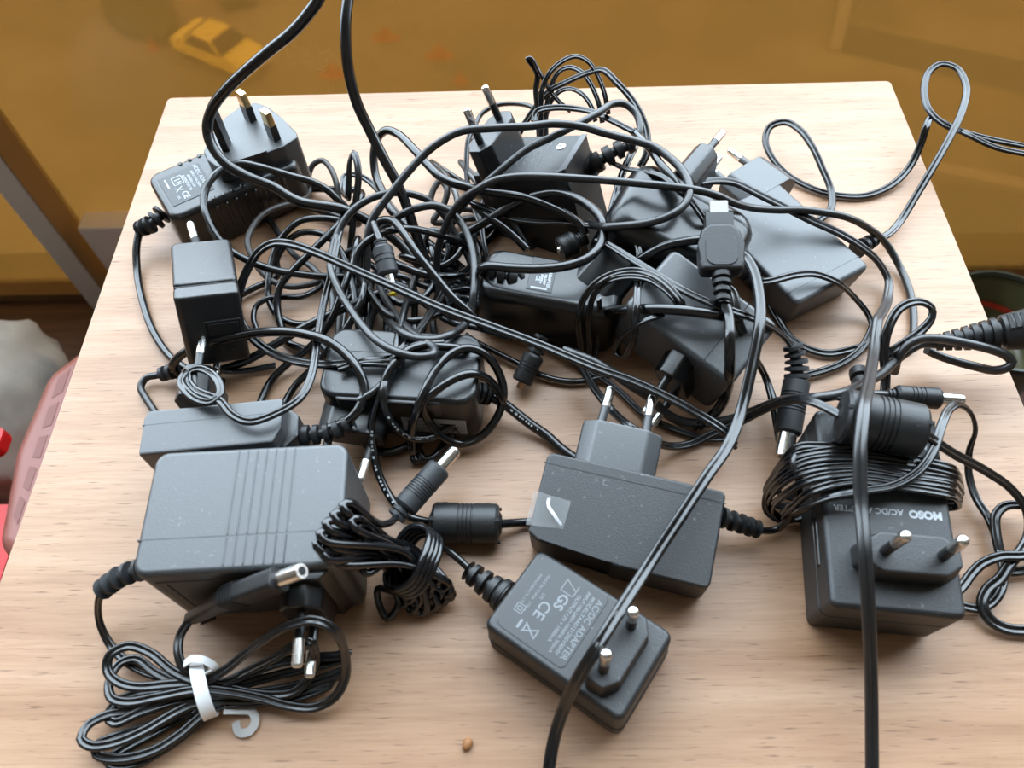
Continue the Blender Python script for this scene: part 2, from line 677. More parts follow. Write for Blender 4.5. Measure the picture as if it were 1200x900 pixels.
def eu_plug(root, base, axis, side, depth, width=34, thick=14, pin_len=19, pins=True, mat=BLACK, name='plug', taper=0.94, sleeve=9.5, spread=9.5, world=True, metal=NICKEL):
    """two-pin plug head: base = world point (m) of the pin face centre, axis = pin direction, side = direction from pin to pin"""
    if world:
        inv = root.matrix_world.inverted()
        b = (inv @ Vector(base)) * 1000
        R3 = inv.to_3x3()
        ax = R3 @ Vector(axis)
        sd = R3 @ Vector(side)
    else:
        b, ax, sd = Vector(base), Vector(axis), Vector(side)
    M = aim(b, ax, sd)
    w, t = width / 2, thick / 2
    out = [(-w, -t * 0.45), (-w + t * 0.75, -t), (w - t * 0.75, -t), (w, -t * 0.45), (w, t * 0.45), (w - t * 0.75, t), (-w + t * 0.75, t), (-w, t * 0.45)]
    bm = prism(out, -depth, 0, bev=1.0, seg=2, top=taper)
    pl = finish(name, xf(bm, M), mat, root)
    if pins:
        for s in (-1, 1):
            d = Vector((-s * 0.04, 0, 1))
            bm = bmesh.new()
            PM = M @ aim((s * spread, 0, -0.5), d)
            lathe([(0, 2.1), (0, 1.9), (sleeve, 1.85), (sleeve, 2.0)], 14, PM, bm, 0)
            lathe([(sleeve, 2.0), (pin_len - 1.2, 2.0), (pin_len - 0.5, 1.75), (pin_len - 0.1, 1.2), (pin_len, 0.4)], 14, PM, bm, 1)
            finish('pin', bm, [mat, metal], pl)
    return pl


def lettering(parent, text, size, M, mat=PRINT, name='lettering', align='CENTER', thick=0.0, bold=0.0):
    """raised print: M maps text plane (x reading, y up, z out) to parent-local mm"""
    cu = bpy.data.curves.new(name, 'FONT')
    cu.body = text
    cu.size = size
    cu.align_x = align
    cu.align_y = 'CENTER'
    cu.offset = bold
    cu.resolution_u = 3
    cu.extrude = 0.02
    tmp = bpy.data.objects.new(name, cu)
    COL.objects.link(tmp)
    dg = bpy.context.evaluated_depsgraph_get()
    me = bpy.data.meshes.new_from_object(tmp.evaluated_get(dg))
    bpy.data.objects.remove(tmp)
    bpy.data.curves.remove(cu)
    me.transform(Matrix.Diagonal((MM, MM, MM, 1)) @ M)
    me.name = name
    me.materials.clear()
    me.materials.append(mat)
    o = bpy.data.objects.new(name, me)
    COL.objects.link(o)
    o.parent = parent
    return o


def basis(origin, x, y):
    x = Vector(x).normalized()
    y = Vector(y)
    y = (y - x * y.dot(x)).normalized()
    z = x.cross(y)
    M = Matrix((x, y, z)).transposed().to_4x4()
    M.translation = Vector(origin)
    return M


def bars(rects, z, h=0.04):
    """flat printed strokes as thin boxes: (x0, y0, x1, y1, width)"""
    bm = bmesh.new()
    for x0, y0, x1, y1, w in rects:
        a, b = Vector((x0, y0, 0)), Vector((x1, y1, 0))
        d = (b - a)
        n = Vector((-d.y, d.x, 0)).normalized() * w / 2
        q = [a - n, b - n, b + n, a + n]
        prism([(p.x, p.y) for p in q], z, z + h, bm=bm)
    return bm


def pose(cx, cy, cz, rx, ry, rz):
    """placement in mm / degrees of a body centre"""
    v = Vector((math.radians(rx), math.radians(ry), 0))
    R = Matrix.Rotation(math.radians(rz), 4, 'Z')
    if v.length > 1e-6:
        R = R @ Matrix.Rotation(v.length, 4, v.normalized())
    return Matrix.Translation(Vector((cx, cy, cz)) * MM) @ R


def base_pose(cx, cy, cz, rx, ry, rz, H):
    """same, moved to the centre of the underside"""
    return pose(cx, cy, cz, rx, ry, rz) @ Matrix.Translation((0, 0, -H / 2 * MM))


# ------------------------------------------------------------------ the place: balcony, window, street far below
FZ = -0.45                         # balcony floor
PY = 0.62                          # plane of the amber parapet sheet


def box_obj(name, lo, hi, mat, parent=None, bev=0.0):
    lo, hi = Vector(lo), Vector(hi)
    c = (lo + hi) / 2
    d = hi - lo
    bm = rbox(d.x, d.y, d.z, bev, 2, c)
    return finish(name, bm, mat, parent, scale=1)


structure(box_obj('floor', (-1.6, -1.7, FZ - 0.06), (1.6, PY + 0.06, FZ), FLOORM))
structure(box_obj('ceiling', (-1.6, -1.7, 2.3), (1.6, PY + 0.05, 2.36), CEIL))
structure(box_obj('wall_rear', (-1.6, -1.76, FZ), (1.6, -1.7, 2.3), REARW))
structure(box_obj('wall_left', (-1.66, -1.7, FZ), (-1.6, PY, 2.3), REARW))
structure(box_obj('wall_right', (1.6, -1.7, FZ), (1.66, PY, 2.3), REARW))
POSTX = UY(80, 290, PY - 0.035).x
# parapet: two amber sheets either side of a metal post, a rail on top
w1 = structure(box_obj('window_1', (-1.6, PY, FZ), (POSTX - 0.028, PY + 0.006, 0.08), AMBER))
w2 = structure(box_obj('window_2', (POSTX + 0.0015, PY, FZ), (1.6, PY + 0.006, 0.08), AMBER))
structure(box_obj('trim_1', (-1.6, PY - 0.02, FZ), (POSTX - 0.03, PY + 0.02, FZ + 0.012), principled('brown_bottom_strip', (0.16, 0.09, 0.03), 0.6)))
structure(box_obj('trim_2', (-1.6, PY - 0.03, 0.08), (1.6, PY + 0.03, 0.10), ALU, bev=0.004))
post = structure(box_obj('trim_3', (POSTX - 0.028, PY - 0.035, FZ), (POSTX, PY + 0.006, 2.3), ALU, bev=0.002))
structure(box_obj('trim_4', (POSTX, PY - 0.034, FZ), (POSTX + 0.0015, PY + 0.006, 0.08), POSTSHADE))  # thin added plate painting shade and amber reflection onto the post's side
# white block standing at the foot of the parapet beside the post
wz = UY(100, 268, PY - 0.03).z
wb = box_obj('plaster_block', (UY(112, 300, PY - 0.03).x, PY - 0.03, FZ), (UY(112, 300, PY - 0.03).x + 0.26, PY - 0.003, wz), PLASTER, bev=0.003)
tag(wb, 'low white plaster block at the foot of the amber sheet beside the metal post', 'block')

# the street
GZ = -20.0
ground = structure(box_obj('floor_street', (-60, 3, GZ - 0.2), (60, 70, GZ), GROUNDM))


def street_patch(name, poly, mat, h, label, cat):
    P = [U(x, y, GZ) for x, y in poly]
    c = sum(P, Vector()) / len(P)
    bm = prism([(p.x - c.x, p.y - c.y) for p in P], 0, h)
    o = finish(name, bm, mat, None, scale=1)
    o.location = c
    return tag(o, label, cat, kind='structure')


street_patch('asphalt_lane', [(990, 28), (1210, 75), (1210, 112), (985, 62)], ASPH, 0.02, 'dark asphalt lane crossing the street beyond the amber sheet', 'lane')
street_patch('asphalt_lane', [(1100, 212), (1215, 232), (1215, 330), (1110, 330)], ASPH, 0.02, 'dark asphalt strip just below the amber sheet by the table corner', 'lane')
street_patch('kerb_strip', [(1000, -5), (985, 60), (970, 60), (985, -5)], KERB, 0.12, 'pale kerb running up the street beside the asphalt lane', 'kerb')
street_patch('kerb_strip', [(1085, 190), (1215, 215), (1215, 228), (1090, 202)], KERB, 0.12, 'pale kerb below the table corner beyond the amber sheet', 'kerb')
street_patch('dark_patch', [(122, 5), (200, 0), (212, 40), (195, 56), (150, 45), (128, 28)], DARKPATCH, 0.5, 'low dark area behind the yellow car', 'patch')  # low dark green block for a dark area of the street
street_patch('dark_patch', [(255, -12), (300, -12), (300, 8), (262, 14)], DARKPATCH, 0.5, 'small low dark area at the top beside the thick cord', 'patch')
for q, (x, y) in enumerate([(180, 57), (392, 88), (452, 45), (515, 66), (540, 96)]):
    P = U(x, y, GZ)
    bm = bmesh.new()
    lathe([(0, 0.42), (0.06, 0.42), (0.06, 0.26), (0.75, 0.07), (0.78, 0.03)], 14, None, bm)
    for v in bm.verts:
        v.co *= 0.7
        v.co.x *= 2.2 if q in (1, 2, 3) else 1.0
    r = finish('street_marker', bm, ORANGE, None, scale=1)
    r.location = P
    tag(r, ['small orange marker at the tail of the yellow car', 'orange marker between the two arms of the thick cord', 'orange marker on the street above the tangle of cables',
            'orange marker on the street above the pair of raised pins', 'lowest orange marker, at the back edge of the table'][q], 'marker', 'orange markers on the street')


def yellow_car():
    a = U(212, 62, GZ)
    b = U(316, 82, GZ)
    d = (b - a)
    ang = math.atan2(d.y, d.x)
    Lc = d.length
    s = Lc / 4.3
    c = (a + b) / 2
    M = Matrix.Translation(c) @ Matrix.Rotation(ang - 0.25, 4, 'Z') @ Matrix.Scale(s, 4)
    r = thing('car', 'small yellow car parked on the street beyond the amber sheet', 'car', M)
    side = [(-2.1, 0.35), (-2.12, 0.75), (-1.95, 0.98), (-1.2, 1.02), (-0.75, 1.45), (0.35, 1.47), (0.95, 1.02), (1.85, 0.9), (2.1, 0.68), (2.12, 0.35)]

    def loft(sec, widths, name, mat, parent, bev=0.08):
        bm = bmesh.new()
        A = [bm.verts.new((x, -w, z)) for (x, z), w in zip(sec, widths)]
        B = [bm.verts.new((x, w, z)) for (x, z), w in zip(sec, widths)]
        n = len(sec)
        bm.faces.new(A)
        bm.faces.new(B[::-1])
        for i in range(n):
            bm.faces.new((A[i], A[(i + 1) % n], B[(i + 1) % n], B[i]))
        if bev:
            bmesh.ops.bevel(bm, geom=bm.edges[:], offset=bev, segments=2, profile=0.5, affect='EDGES')
        return finish(name, bm, mat, parent, scale=1)
    W = [0.8, 0.82, 0.83, 0.82, 0.62, 0.62, 0.82, 0.8, 0.76, 0.8]
    loft(side, W, 'body', CARY, r)
    for nm, sec, ww in (('windscreen', [(0.42, 1.43), (0.98, 1.03), (0.94, 0.99), (0.38, 1.39)], [0.57, 0.74, 0.74, 0.57]),
                        ('rear_window', [(-0.8, 1.42), (-1.22, 1.05), (-1.18, 1.0), (-0.76, 1.38)], [0.55, 0.72, 0.72, 0.55])):
        sec = [(x + (0.03 if x > 0 else -0.03), z + 0.03) for x, z in sec]
        loft(sec, ww, nm, CARGL, r, 0)
    for sg in (-1, 1):
        bm = bmesh.new()
        q = [(-1.0, 1.03, 0.835), (0.8, 1.03, 0.835), (0.3, 1.40, 0.67), (-0.7, 1.40, 0.67)]
        A = [bm.verts.new((x, sg * w, z)) for x, z, w in q]
        B = [bm.verts.new((x, sg * (w - 0.05), z)) for x, z, w in q]
        bm.faces.new(A)
        bm.faces.new(B[::-1])
        for i in range(4):
            bm.faces.new((A[i], A[(i + 1) % 4], B[(i + 1) % 4], B[i]))
        finish('side_window', bm, CARGL, r, scale=1)
        for x in (-1.35, 1.35):
            bm = bmesh.new()
            lathe([(0, 0.2), (0, 0.32), (0.2, 0.32), (0.2, 0.2)], 18, aim((x, sg * 0.66 - 0.1, 0.33), (0, 1, 0)), bm)
            finish('wheel', bm, TYRE, r, scale=1)


yellow_car()

# ------------------------------------------------------------------ table
TX0, TX1, TY1 = -0.2155, 0.2250, 0.3985
TM = Matrix.Translation(((TX0 + TX1) / 2, TY1 - 0.235, FZ))
table = thing('side_table', 'small square table with a pale beech laminate top carrying the heap of adapters', 'table', TM)
bm = prism(rrect((TX1 - TX0) * 1000, 470, 3, 4), -22, 0, 1.2, 2)
xf(bm, Matrix.Translation((0, 0, -FZ * 1000)))
finish('table_top', bm, WOOD, table)
for sx in (-1, 1):
    for sy in (-1, 1):
        finish('leg', rbox(32, 32, 428, 2, 2, (sx * 190, sy * 205, 214)), LEGM, table)
for sy in (-1, 1):
    finish('apron', rbox(348, 16, 50, 1, 2, (0, sy * 205, 402)), LEGM, table)
for sx in (-1, 1):
    finish('apron', rbox(16, 378, 50, 1, 2, (sx * 190, 0, 402)), LEGM, table)

# ------------------------------------------------------------------ things standing on the floor round the table
CZ = -0.20
bagc = U(-25, 455, -0.30)
bm = bmesh.new()
bmesh.ops.create_uvsphere(bm, u_segments=40, v_segments=26, radius=1.0)
for v in bm.verts:
    a = math.atan2(v.co.y, v.co.x)
    f = 1 + 0.05 * math.sin(5 * a + 3 * v.co.z) + 0.035 * math.sin(11 * a - 7 * v.co.z) + 0.03 * math.sin(7 * a + 13 * v.co.z)
    z = v.co.z
    v.co = Vector((v.co.x * f * 0.06, v.co.y * f * 0.09, z * 0.10))
bag = finish('cloth_bag', bm, CLOTH, None, scale=1)
bag.location = (bagc.x, bagc.y, FZ + 0.10)
tag(bag, 'bulging grey beige cloth bag on the floor behind the pink crate', 'bag')

crate_pts = [U(x, y, CZ) for x, y in [(118, 384), (50, 436), (10, 530), (-12, 645), (60, 700), (190, 440)]]
cc = sum(crate_pts, Vector()) / len(crate_pts)
cr = thing('plastic_crate', 'dusty pink plastic crate turned upside down on the floor beside the table', 'crate', Matrix.Translation((cc.x, cc.y, FZ)))
HC = (CZ - FZ) * 1000
loc = [((p.x - cc.x) * 1000, (p.y - cc.y) * 1000) for p in crate_pts]
finish('shell', prism(loc, 0, HC, 12, 4, 0.97), PINK, cr)
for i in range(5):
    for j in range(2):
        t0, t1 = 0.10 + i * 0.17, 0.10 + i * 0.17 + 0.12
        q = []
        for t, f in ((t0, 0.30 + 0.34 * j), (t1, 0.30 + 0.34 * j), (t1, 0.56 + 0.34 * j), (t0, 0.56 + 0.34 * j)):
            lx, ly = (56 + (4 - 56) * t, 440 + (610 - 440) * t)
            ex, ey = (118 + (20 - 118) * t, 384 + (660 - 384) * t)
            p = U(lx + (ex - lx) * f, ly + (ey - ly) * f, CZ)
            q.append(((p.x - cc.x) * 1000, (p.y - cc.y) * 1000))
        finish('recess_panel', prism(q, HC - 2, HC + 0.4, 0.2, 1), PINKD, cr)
red = finish('red_tub', prism(rrect(70, 90, 14), 0, 190, 6, 3, 0.95), REDP, None)
rp = U(-40, 652, FZ + 0.19)
red.location = (rp.x, rp.y, FZ)
tag(red, 'bright red plastic tub on the floor below the pink crate', 'tub')
red2 = finish('red_bottle_lid', prism(rrect(26, 20, 5), 0, 12, 2, 2), REDP, None)
rp = U(-22, 512, CZ)
red2.location = (rp.x, rp.y, FZ + 0.235)
bag2 = red2
tag(red2, 'small red cap lying against the cloth bag', 'cap')

ba, bb = U(1182, 316, -0.24), U(1182, 436, -0.24)
br = (ba.y - bb.y) / 2
bc = (ba + bb) / 2
bs = thing('round_basin', 'olive round basin with dark rim and red stripe, past the table edge', 'basin', Matrix.Translation((bc.x, bc.y, FZ)))
k = br * 1000
hb = (-0.24 - FZ) * 1000
finish('bowl', lathe([(0, k * 0.7), (hb - 6, k * 0.98), (hb - 6, k * 0.94), (hb * 0.86, k * 0.91), (hb * 0.74, k * 0.84), (hb * 0.70, k * 0.7)], 48), OLIVE, bs, 60)
finish('rim', lathe([(hb - 8, k * 0.93), (hb - 8, k * 1.0), (hb - 3, k * 1.02), (hb, k * 1.0), (hb, k * 0.96), (hb - 4, k * 0.93)], 48, close=False), OLIVED, bs, 60)
finish('red_band', lathe([(hb * 0.80, k * 0.872), (hb * 0.805, k * 0.862), (hb * 0.835, k * 0.873), (hb * 0.83, k * 0.89)], 48, close=False), REDLINE, bs, 60)


# ------------------------------------------------------------------ adapters
SPEC_R = ('r', 1.75)
X1, Y1, Z1 = Vector((1, 0, 0)), Vector((0, 1, 0)), Vector((0, 0, 1))


def axes(root):
    m = root.matrix_world.to_3x3()
    return m @ X1, m @ Y1, m @ Z1


# --- adapter with the big printed plate, bottom centre
r = thing('power_adapter', 'black adapter with a big printed plate and two raised pins, lying nearest the front edge', 'adapter', base_pose(18.1, 68.2, 13.0, -2.0, -4.0, -36.1, 24))
H = 24
body = finish('body', soap(58.5, 36.5, H, 3.2, 2.0, 3, 0.99, 4), MATTE, r)
finish('seam', soap(58.9, 36.9, 0.5, 3.4, 0.2, 1, 1, 4), BLACKG, r).location = (0, 0, 0.009)
plate = finish('label_plate', xf(prism(rrect(29, 31, 2.0), 0, 0.35, 0.12, 1), Matrix.Translation((-11, 0.6, H - 0.05))), PLATE, r)
TMx = lambda x, y: basis((-11 + x, 0.6 + y, H + 0.32), (0, -1, 0), (1, 0, 0))
for x, s, t in ((12.3, 3.3, 'AC/DC ADAPTER'), (9.6, 2.1, 'MODEL:TAA0121200100HV'), (7.3, 1.85, 'INPUT:100-240V~50/60Hz 350mA'), (5.0, 1.95, 'OUTPUT:12V = 1000mA')):
    lettering(plate, t, s, TMx(x, 0), PRINTM, bold=0.02)
lettering(plate, 'GS', 5.2, TMx(0.6, 4.2), PRINTM, bold=0.12)
lettering(plate, 'CE', 6.0, TMx(-3.4, -2.2), PRINTM, bold=0.05)
for x, s, t in ((-8.6, 1.5, 'MADE IN CHINA  1720 A'), (-11.2, 1.5, 'SHENZHEN CO.,LTD'), (-6.2, 1.7, 'LPS')):
    lettering(plate, t, s, TMx(x, 2.0), PRINTM)
bmk = bars([(-5.5, -9.0, 0.2, -12.6, 0.5), (0.2, -9.0, -5.5, -12.6, 0.5), (-5.0, -9.2, -5.0, -12.4, 0.5), (0, -8.8, 0, -12.8, 0.5), (-7.2, -9.0, -7.2, -12.6, 1.0),
            (-8.8, -4.6, -8.8, -7.8, 0.3), (-12, -4.6, -12, -7.8, 0.3), (-8.8, -4.6, -12, -4.6, 0.3), (-8.8, -7.8, -12, -7.8, 0.3), (-9.6, -5.5, -9.6, -6.9, 0.3), (-11.2, -5.5, -11.2, -6.9, 0.3), (-9.6, -5.5, -11.2, -5.5, 0.3), (-9.6, -6.9, -11.2, -6.9, 0.3),
            (-2.0, 8.0, 3.0, 8.0, 0.3), (-2.0, 12.8, 3.0, 10.4, 0.3), (-2.0, 8.0, -2.0, 12.8, 0.3), (3.2, 8.2, 3.2, 12.8, 0.3)], H + 0.3)
finish('symbols', xf(bmk, Matrix.Translation((-11, 0.6, 0))), PRINTM, plate)
pl = eu_plug(r, (15.8, 0.2, H + 8.5), (0, 0, 1), (0, 1, 0), 9.0, 31, 14.5, 17, world=False, mat=MATTE, taper=0.93, sleeve=9.0, spread=9.0)
ux, uy, uz = axes(r)
P = local(pts('592,700,13 572,686,13 549,669,12'), r)
finish('boot_collar', lathe([(0, 6.6), (2.2, 6.4), (3.4, 5.2)], 22, aim(local(pts('591,699,13'), r)[0], (-1, 0.05, 0))), RUBBER, r)
strain_relief(r, P, 4.8, 3.3, 4, RUBBER)
A7 = r

# --- heavy adapter with the cord wound round it, right
r = thing('power_adapter', 'black adapter at the right with its cord wound round it and pins pointing up', 'adapter', base_pose(134.0, 110.3, 19.2, 3.2, -2.6, -7.0, 34))
H = 34
finish('body', soap(45.5, 78, H, 3.0, 2.2, 3, 1.0, 4), MATTE, r)
finish('seam', soap(45.9, 78.4, 0.5, 3.1, 0.2, 1, 1, 4), BLACKG, r).location = (0, 0, 0.020)
finish('side_groove', rbox(0.8, 20, 3.4, 0.3, 1, (-22.8, -12, 24)), BLACKG, r)
eu_plug(r, (3.5, -20.5, H + 10), (0, 0, 1), (1, 0, 0), 10.5, 36, 16, 19, world=False, mat=MATTE, taper=0.88, sleeve=9.5)
TMx = lambda x, y: basis((x, y, H + 0.05), (-1, 0, 0), (0, -1, 0))
lettering(r, 'MOSO', 4.0, TMx(13.5, -2.2), PRINT, bold=0.22)
lettering(r, 'AC/DC ADAPTER', 3.2, TMx(-6.5, -2.0), PRINT, bold=0.05)
lettering(r, 'Input: 100-240V', 2.2, TMx(14, 10.0), PRINTD, bold=0.04)
lettering(r, '50/60Hz 0.8A Max', 2.2, TMx(2, 14.2), PRINTD, bold=0.04)
lettering(r, 'W', 6.0, TMx(1.0, 22.8), PRINT)
finish('symbols', xf(bars([(-2.4, 0, 2.4, 0, 1.2), (9, 0, 13, -1.6, 1.6), (-9, 2, -12, 2, 0.5)], H + 0.02), Matrix.Translation((4.5, 26.5, 0))), PRINT, r)
A8 = r

# --- flat wide adapter, centre, plug towards the back
r = thing('power_adapter', 'flat wide black adapter with a strip of clear tape on its corner, plug pointing back', 'adapter', base_pose(38.6, 111.2, 16.6, 8.5, -1.4, -15.8, 25.6))
H = 25.6
out = [(-35.5, 17), (-33.5, 19), (34, 19), (35.5, 17.5), (35.2, -17.5), (33.8, -19.2), (-1.5, -19.2), (-3.2, -17.2), (-30.5, -17.2), (-35.2, -14.5)]
finish('body', prism(out, 0, H, 1.4, 3, 0.985), MATTE, r)
finish('seam', prism([(-35.6, 13.7), (35.5, 13.7), (35.5, 14.1), (-35.6, 14.1)], H - 0.3, H + 0.06), BLACKG, r)
finish('mould_mark', xf(bars([(-1, 0, 1, 0, 0.25), (0, -1, 0, 1, 0.25), (3, -1, 5, -1, 0.25), (3, 1, 5, 1, 0.25), (3, -1, 3, 1, 0.25)], H + 0.02), Matrix.Translation((-14, 11.5, 0))), PRINTD, r)
tape = principled('clear_tape', (0.5, 0.5, 0.5), 0.12, 0, 0.6)
tape.node_tree.nodes['Principled BSDF'].inputs['Alpha'].default_value = 0.12
bm = prism([(-36.2, -12), (-22, -10), (-21.5, 1), (-36.2, 2)], H + 0.02, H + 0.12)
prism([(-36.3, -12), (-36.1, -12), (-36.1, 2), (-36.3, 2)], H - 10, H + 0.1, bm=bm)
finish('clear_tape', bm, tape, r)
finish('tape_crease', sweep(smooth_path([Vector(p) for p in ((-30, 0, H + 0.4), (-29.4, -3, H + 1.6), (-26, -6.5, H + 2.2), (-23, -9, H + 0.6))], 0.6), [(-0.6, 0.05), (0, 0.3), (0.6, 0.05), (0, -0.05)]), principled('tape_glint', (0.55, 0.56, 0.58), 0.15), r)  # glint of the clear tape painted as a pale colour on its crease
eu_plug(r, (-8.5, 38.0, 14.0), (0, 1, 0), (1, 0, 0), 20, 33, 16, 19, world=False, mat=SLATE, taper=1.0)
strain_relief(r, local(pts('845,606,16 866,613,13 887,620,9'), r), 3.0, 2.7, 4, RUBBER, rib=1.45, gap=0.38)
A6 = r

# --- large transformer block, left front
r = thing('power_adapter', 'largest dark grey box adapter with seven thin ribs across its top', 'adapter', base_pose(-100.6, 107.0, 25.6, 0, 0.5, 2.6, 51))
H = 51
A4 = r
bm = soap(71.5, 47.5, H, 5.0, 2.2, 3, 1.0, 6)
finish('body', bm, SLATE, r)
for dx, nm in ((0, 'seam'),):
    finish(nm, prism([(-35.85, -10.9), (35.85, -10.9), (35.85, -10.5), (-35.85, -10.5)], 1, H + 0.05), BLACKG, r)
for i in range(7):
    x = -4.6 + i * 3.45
    bm = bmesh.new()
    rbox(0.55, 32.5, 0.7, 0.2, 1, (x, 5.9, H), bm)
    rbox(0.55, 10.4, 0.7, 0.2, 1, (x, -16.4, H), bm)
    finish('rib', bm, SLATE, r)
lab = finish('label_plate', rbox(36, 0.5, 38, 0.2, 1, (-12, -23.8, 25)), principled('brown_grey_label', (0.055, 0.05, 0.046), 0.5), r)
FM = lambda x, z: basis((x, -24.08, z), (-1, 0, 0), (0, 0, -1))
lettering(lab, 'CE', 6, FM(-4, 36), PRINTD)
for z, t in ((30, 'AC/DC ADAPTOR'), (25.5, 'INPUT 230V~50Hz'), (21, 'OUTPUT 12V 500mA'), (16.5, 'CLASS 2')):
    lettering(lab, t, 3.0, FM(-14, z), PRINTD)
finish('dark_line', rbox(0.7, 0.4, 34, 0.1, 1, (-26.5, -24.0, 25)), DARK, lab)
finish('plug_bracket', prism([(12, -27), (28, -27), (33, -22), (9, -22)], 3, 47, 1.0, 2), BLACKG, r)
eu_plug(r, (19.5, -34.5, 25.5), (0, -1, 0), (0, 0, 1), 11, 36, 16, 19, world=False, mat=BLACKG, taper=0.92)
strain_relief(r, local(pts('166,667,31 142,675,28 121,690,22'), r), 2.9, 2.8, 4, GREYRUB, rib=1.5, gap=0.36)

# --- adapter standing behind the transformer block
r = thing('power_adapter', 'dark grey adapter wedged behind the largest box adapter, ribbed cord boot at its end', 'adapter', base_pose(-124.4, 146.5, 20.0, 0, 0, 5.2, 40))
H = 40
A3 = r
bm = prism([(-27, -10.5), (25, -10.5), (28.2, -4), (28.2, 9.5), (-26, 9.5), (-27.3, 6)], 0, H, 1.3, 2)
finish('body', bm, SLATE, r)
finish('seam', prism([(-27.2, 2.6), (27, 2.6), (27, 2.85), (-27.2, 2.85)], 1, H + 0.05), BLACKG, r)
finish('end_block', prism([(20, -9.5), (28, -9.5), (33, -4.5), (33, 5), (28, 9)], 4, 33, 1.2, 2), BLACK, r)
eu_plug(r, U(241, 449, 0.0225), axes(r)[1], (0, 0, 1), 16, 35, 14, 19, mat=BLACK, taper=0.9)
strain_relief(r, [(33, -1, 26), (39, -1.2, 26), (46, -0.5, 26.5), (54, 2.5, 28)], 3.4, 2.9, 5, RUBBER, rib=1.3)

# --- small cube charger
r = thing('usb_charger', 'small black cube charger with an empty socket in its front face', 'charger', base_pose(-143.6, 218.7, 26.9, -16, 12.0, 19.0, 36.7))
H = 36.7
A2 = r
finish('body', xf(soap(26.5, 37.5, H, 3.0, 1.8, 3, 1.0, 4), Matrix.Translation((0, 5.6, 0))), BLACK, r)
finish('front_cap', xf(soap(26.5, 9.5, H, 2.6, 1.4, 3, 1.0, 4), Matrix.Translation((0, -19.2, 0))), BLACK, r)
finish('seam', rbox(25.6, 1.2, H - 1.0, 0.3, 1, (0, -14, H / 2)), DARK, r)
fr = finish('socket_frame', rbox(15.0, 0.8, 9.0, 0.5, 2, (4.2, -24.0, 19)), BLACKG, r)
finish('socket', rbox(12.6, 0.8, 6.4, 0.3, 1, (4.2, -24.3, 19)), DARK, fr)
finish('front_notch', rbox(6, 0.5, 1.2, 0.2, 1, (5, -24.0, 8)), BLACKG, r)
pb = bmesh.new()
for z in (31.0, 12.0):
    bm = bmesh.new()
    PM = aim((-1.5, 22, z), (-0.12, 0.93, 0.40 if z > 20 else 0.1))
    lathe([(0, 2.1), (9, 1.9), (9, 2.0)], 14, PM, bm, 0)
    lathe([(9, 2.0), (17.5, 2.0), (18.6, 1.5), (19, 0.5)], 14, PM, bm, 1)
    finish('pin', bm, [GREYRUB, NICKEL], r)
pb.free()

# --- adapter in the middle of the tangle, plug towards the viewer
r = thing('power_adapter', 'black adapter half buried under cord loops, grey label on its front face', 'adapter', base_pose(-52.0, 179.0, 16.0, 0, 0, -5.0, 32))
H = 32
A5 = r
finish('body', soap(68, 36, H, 8.0, 2.4, 3, 0.985, 7), BLACK, r)
finish('seam', prism([(-33, 5.0), (33, 5.0), (33, 5.3), (-33, 5.3)], 2, H + 0.05), DARK, r)
finish('front_ledge', prism([(-27, -16.5), (-24, -18.8), (16, -18.8), (22, -16.5)], 20, H - 1.0, 0.8, 2), BLACK, r)
finish('label_plate', rbox(28, 0.5, 12, 0.2, 1, (14.5, -18.1, 12)), PAPER, r)
FM = lambda x, z: basis((x, -18.38, z), (-1, 0, 0), (0, 0, -1))
for z, t, s in ((16, 'ADAPTER', 2.4), (13, '100-240V~', 2.0), (10.2, '50/60Hz 0.3A', 2.0), (7.6, 'CE', 2.6)):
    lettering(r, t, s, FM(7.5, z), DARK)
finish('symbols', xf(bars([(0, 0, 4.5, 0, 0.6), (0, 4, 4.5, 4, 0.6), (0, 0, 0, 4, 0.6), (4.5, 0, 4.5, 4, 0.6), (6, 0, 9, 5, 0.6), (9, 0, 6, 5, 0.6), (1, 6.5, 8, 6.5, 1.1)], 0, 0.05), basis((16, -18.36, 7.5), (1, 0, 0), (0, 0, 1))), DARK, r)
eu_plug(r, U(411, 514, 0.015), (-0.16, -0.98, -0.05), (1, -0.12, 0), 22, 30, 15, 19, mat=BLACK, taper=0.96)
strain_relief(r, local(pts('548,458,20 560,460,18 574,464,15'), r), 4.2, 3.4, 4, RUBBER, rib=1.3)
A5R = r

# --- UK adapter, back left
r = thing('power_adapter', 'black adapter with a three-pin head and brass pins, at the back corner of the table', 'adapter', base_pose(-153.5, 303.5, 14.3, 0, 0, 33.0, 28))
H = 28
A1 = r
finish('body', soap(72, 39, H, 6.0, 3.0, 3, 0.97, 6), BLACK, r)
for sy in (-1, 1):
    for i in range(9):
        finish('side_rib', rbox(2.2, 1.6, 19, 0.5, 1, (-18 + i * 5.2, sy * 19.3, 15.5)), BLACKG, r)
    for i in range(7):
        finish('grip_tooth', rbox(2.0, 2.6, 1.0, 0.4, 1, (-17 + i * 5.2, sy * 16.6, H)), BLACKG, r)
hp = local([U(x, y, 0.038) * 1000 for x, y in [(237, 177), (247, 158), (264, 138), (280, 124), (300, 119), (314, 124), (332, 139), (348, 154), (350, 161), (333, 172), (314, 179), (300, 180), (280, 188), (268, 193), (254, 197), (242, 188)]], r)
bm = prism([(p.x, p.y) for p in hp], 2, 38, 1.2, 2, 0.985)
head = finish('plug_head', bm, SLATE, r)
